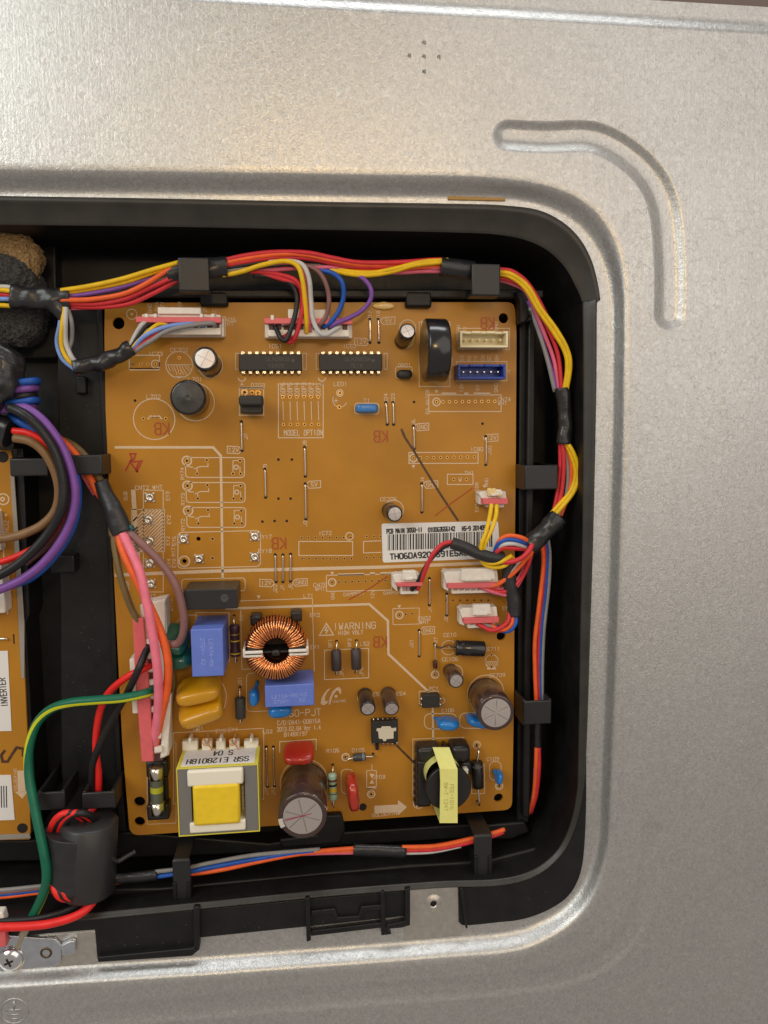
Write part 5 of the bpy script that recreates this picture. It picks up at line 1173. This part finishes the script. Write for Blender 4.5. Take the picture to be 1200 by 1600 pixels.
# ---- earth wire green with yellow stripe
ew = thing('earth_wire','green earth wire with a yellow stripe curving down to the screw at lower left','wire',px(50,1200,8))
EP = [(240,1078,12),(225,1084,16),(190,1091,17),(150,1094,17),(110,1098,16),(80,1108,14),(58,1130,12),(46,1165,12),(45,1205,13),(52,1250,16),(62,1300,19),(70,1340,21),(73,1370,21),(68,1395,20),(56,1422,19),(44,1445,18)]
C_ = cpx(EP,10); m = MB(); m.tube(C_,1.6,16); core = build(m,'wire',wm('green'),ew)
m = MB()
N_=len(C_); prev=None
for i,p in enumerate(C_):
    t=(C_[min(i+1,N_-1)]-C_[max(i-1,0)]).normalized(); side=t.cross(Vector((0,0,1))).normalized(); nn=side.cross(t).normalized(); f=i/(N_-1)
    ks=((0,115),(.25,115),(.48,50),(.6,-20),(.85,-175),(1,-215)); base=0
    for (f0,a0),(f1,a1) in zip(ks,ks[1:]):
        if f0<=f<=f1: base=math.radians(a0+(a1-a0)*(f-f0)/(f1-f0))
    rowv=[m.bm.verts.new(p+(side*math.cos(base+q)+nn*math.sin(base+q))*1.63) for q in (-.36,-.18,0,.18,.36)]
    if prev:
        for k in range(4): m.face([prev[k],prev[k+1],rowv[k+1],rowv[k]],True)
    prev=rowv
build(m,'yellow_stripe',mat('stripe_yellow',(0.62,0.62,0.01),0.35),ew)
m = MB(); m.tube(cpx([(46,1440,18),(38,1456,18),(30,1474,18),(26,1486,18.5)]),1.5,12,True,0.6,0.2); build(m,'crimp_sleeve',mat('clear_sleeve',(0.30,0.27,0.20),0.2,coat=0.5),ew)
m = MB(); c=px(20,1497,18); m.lathe(c,c+Vector((0,0,1)),[(0,4.4),(.8,4.4),(.8,2.2)],30,True,False); build(m,'ring_terminal',M_nickel,ew)
# bracket & screw
br = thing('earth_bracket','bright zinc bracket strip with a hole beside the earth screw','bracket',px(60,1490,16))
m = MB(); m.ppx([(-160,1462),(0,1462),(86,1467),(96,1478),(94,1505),(84,1511),(0,1518),(-160,1524)],Z_L+.5,Z_L+1.7,0.3); m.ppx([(94,1478),(112,1470),(117,1472),(117,1490),(98,1494)],Z_L+.5,Z_L+2.4,0.3); o = build(m,'bracket_plate',M_zinc,br)
c=px(72,1489,Z_L+1.72); m = MB(); m.lathe(c,c+Vector((0,0,1)),[(0,2.1),(.35,1.8),(.3,1.4),(-.05,1.3)],24,False,True); build(m,'bracket_hole',mat('hole_bronze',(0.10,0.07,0.04),0.4,0.6),o)
m = MB(); m.ppx([(60,1462),(150,1455),(153,1506),(70,1512)],Z_L-1,Z_L+.3,0.2); build(m,'steel_tab',M_panel2,panel,'plain steel tab beside the earth bracket')
sw = thing('earth_screw','shiny cross-head screw clamping the green earth wire','screw',px(17,1498,19))
c=px(17,1498,19.0); m = MB(); m.lathe(c,c+Vector((0,0,1)),[(0,4.0),(.3,4.3),(.9,4.0),(1.6,3.2),(2.1,2.0),(2.25,1.2)],36,True,True); o=build(m,'screw_head',M_chrome,sw)
m = MB(); m.box(c+Vector((0,0,2.25)),(3.2,.7,.12),Matrix.Rotation(.4,3,'Z')); m.box(c+Vector((0,0,2.255)),(3.2,.7,.12),Matrix.Rotation(.4+math.pi/2,3,'Z')); build(m,'cross_slot',M_dark,o)
rc = thing('red_plug','red and white plug cut by the left edge of the picture above the earth screw','plug',px(0,1455,16))
m = MB(); m.ppx([(-60,1455),(8,1452),(10,1480),(-60,1484)],Z_L+2,22,0.5); build(m,'red_retainer',M_pink,rc)
m = MB(); m.ppx([(-60,1428),(4,1426),(8,1442),(-60,1448)],Z_L,21,0.6); build(m,'plug_housing',M_white,rc)

# ================================================================== LEFT BOARD
ib = thing('inverter_board','brown inverter circuit board cut by the left edge of the picture','circuit board',px(10,1000,0))
m = MB(); m.ppx([(-200,700),(18,703),(25,800),(31,900),(36,1000),(43,1150),(48,1300),(46,1312),(-200,1318)],-1.6,0,0.2); build(m,'bare_board',M_board,ib)
m = MB(); m.ppx([(16,742),(22,742),(38,975),(38,1060),(33,1060),(28,960)],0.02,0.5,0.1); build(m,'edge_strip',mat('grey_strip',(0.32,0.29,0.25),0.5),ib); m = MB(); m.ppx([(-200,1312),(46,1303),(48,1310),(-200,1322)],0.02,0.5,0.1); build(m,'edge_strip',mat('grey_strip',(0.32,0.29,0.25),0.5),ib)
m = MB(); m.ppx([(-60,1018),(12,1017),(18,1142),(-60,1144)],0.05,0.25,0); o=build(m,'paper_label',M_paper,ib,'white label lettered INVERTER')
m = MB(); txt(m,'INVERTER',5,1082,2.2,92,z=.3,wx=.66); build(m,'label_print',M_ink,o,None,'stuff')
m = MB(); m.ppx([(-60,1212),(17,1211),(23,1281),(-60,1284)],0.05,0.25,0); o=build(m,'paper_label',M_paper,ib,'white barcode label')
m = MB(); 
for xx in (-4,1,5,9): m.ppx([(xx,1228),(xx+1.6,1228),(xx+2.2,1262),(xx+.6,1262)],.26,.3)
build(m,'label_print',M_ink,o,None,'stuff')
m = MB(); m.strip([(8,1172),(2,1180),(4,1190),(12,1190),(18,1180),(26,1168),(36,1170),(36,1182)],1.0,.08); build(m,'marker_letter',M_pencil,ib)
m = MB(); m.poly([px(27,1204,.07),px(37,1204,.07),px(40,1238,.07),px(28,1238,.07)][::-1]); m.poly([px(23,1237,.07),px(44,1236,.07),px(35,1248,.07)]); m.strip([(6,778)],0.3) if False else None
m.ring(5,780,1.9,.45); m.ring(4,780,.6,.5); txt(m,'SOLDERING',24,1218,1.0,88); m.poly([px(6,803,.07),px(12,803,.07),px(9,808,.07)]); txt(m,'CN02',10,826,1.6,90); m.strip([(-20,796),(1,796),(8,900),(12,960)],.5); 
build(m,'printed_legend',M_silk,ib,None,'stuff')
m = MB(); m.disc(35,1318-24,1.9,z=.08,n=20); build(m,'board_hole',M_dark,ib); m = MB(); m.disc(4,714,2.0,z=.08,n=20); build(m,'board_hole',M_dark,ib); m = MB(); m.ppx([(20,991),(22,991),(23,1006),(21,1006)],.05,.1); build(m,'board_hole',M_dark,ib)
m = MB(); m.tube(cpx([(-30,998,.5),(0,998,1),(10,998,1),(12,1000,0)]),.4,8); build(m,'jumper_wire',M_tin,ib)
m = MB(); m.ppx([(-60,880),(2,880),(8,945),(8,958),(-60,962)],0.2,7,.5); m.ppx([(-60,800),(-4,800),(2,860),(-60,862)],.2,5,.5); build(m,'connector_base',M_white,ib)

# ---- looping wires on the left
lo_ = thing('looped_wire_bundle','black-taped bundle with purple, black, blue and brown wires looping at the left edge','wire harness',px(40,720,12))
def QW(p,c,d,**k): return wire(lo_,p,c,d,**k)
QW([(20,632,14),(45,640,16),(72,662,17),(98,700,17),(114,745,17),(117,785,17),(104,830,17),(75,872,17),(38,903,17),(-10,925,17),(-50,940,17)],'purple',3.0)
QW([(60,655,9),(95,695,9),(117,740,12),(121,785,13),(110,830,13),(82,872,14),(52,900,14),(25,912,14),(-40,935,12)],'blue',2.8); QW([(15,650,10),(32,660,12),(55,676,12),(85,705,11),(104,750,11)],'blue',2.8)
QW([(14,636,17),(38,648,19),(66,674,19),(88,710,19),(99,755,19),(96,795,19),(78,830,18),(45,867,18),(10,893,18),(-40,915,18)],'black',3.2); QW([(100,740,11),(108,780,11),(98,820,11),(70,855,11),(40,880,11)],'mauve',2.4)
QW([(20,673,14),(45,677,15),(68,690,15),(90,720,13),(100,770,12),(95,810,12),(70,845,13),(38,864,14),(0,878,14),(-50,884,14)],'scarlet',2.3)
QW([(22,684,15),(48,690,16),(70,708,16),(86,738,16),(92,768,16),(87,796,16),(70,817,16),(45,831,16),(10,841,16),(-50,846,16)],'brown',3.0)
for i,(y,c,x1) in enumerate(((597,'blue',59),(608,'purple',56),(619,'black',54),(627,'blue',58),(637,'purple',52))):
    QW([(-5,y+4,13),(25,y+1,15),(x1-12,y-1,14.5),(x1-3,y-2,12),(x1,y-1,8),(x1-2,y+1,0)],c,2.5)
m = MB(); m.ell(px(-14,592,14),(9.5,12,7),Matrix.Rotation(math.radians(-25),3,'Z'),0.8,0.9,40,24,2.2); m.ell(px(-16,560,14),(11.5,6,6),Matrix.Rotation(math.radians(-20),3,'Z'),0.8,0.9,32,18,1.6); build(m,'tape_wrap',M_tape,lo_)
tape(lo_,[(-40,660,10),(-5,668,10),(18,676,11)],5.0,.8,jit=1.2)
m = MB(); m.bpx(-20,686,22,702,-2,8,.8); build(m,'rubber_grommet',M_black,lo_)
f1 = thing('tan_foam','rough tan foam piece in the upper left corner of the tray','foam',px(20,400,0))
m = MB(); m.ell(px(4,408,3),(12.5,11.5,5.5),Matrix.Rotation(-.4,3,'Z'),0.5,0.8,140,60,1.2,0.8); build(m,'foam_block',M_foam_tan,f1)
m = MB(); m.ell(px(58,434,4),(1.2,.9,.9),None,1,1,10,6,.6); build(m,'foam_crumb',M_foam_tan,f1)
f2 = thing('dark_foam','dark grey foam roll under the taped wires at the upper left','foam',px(20,480,0))
m = MB(); m.ell(px(12,465,1),(13,15,7),Matrix.Rotation(.3,3,'X'),0.55,0.9,140,60,1.2,0.8); m.ell(px(6,508,-2),(13.5,8,7),None,0.5,0.9,120,56,1.2,0.8); build(m,'foam_block',M_foam_dk,f2)

# ---- settled dust and lint flecks on the black plastic
m = MB(); rnd = random.Random(11)
def fleck(x, y, z_):
    c = px(x, y, z_+0.12); a = rnd.uniform(0, 6.28); l = rnd.uniform(0.1, 0.35); t = rnd.uniform(0.05, 0.12); d = Vector((math.cos(a), math.sin(a), 0)); e = Vector((-d.y, d.x, 0))
    m.face([m.bm.verts.new(c+q) for q in (-d*l-e*t, d*l-e*t, d*l+e*t, -d*l+e*t)])
for k in range(70): fleck(rnd.uniform(102, 160), rnd.uniform(485, 1290), -5)
for k in range(8): fleck(rnd.uniform(745, 900), rnd.uniform(1392, 1420), 17.9)
for k in range(8): fleck(rnd.uniform(320, 590), rnd.uniform(1440, 1450)-0.0, 17.9)
for k in range(12): fleck(rnd.uniform(160, 295), rnd.uniform(1440, 1480), 17.9)
build(m, 'dust_fleck', mat('grey_dust', (0.09, 0.085, 0.078), 0.9), tray, None, 'stuff')
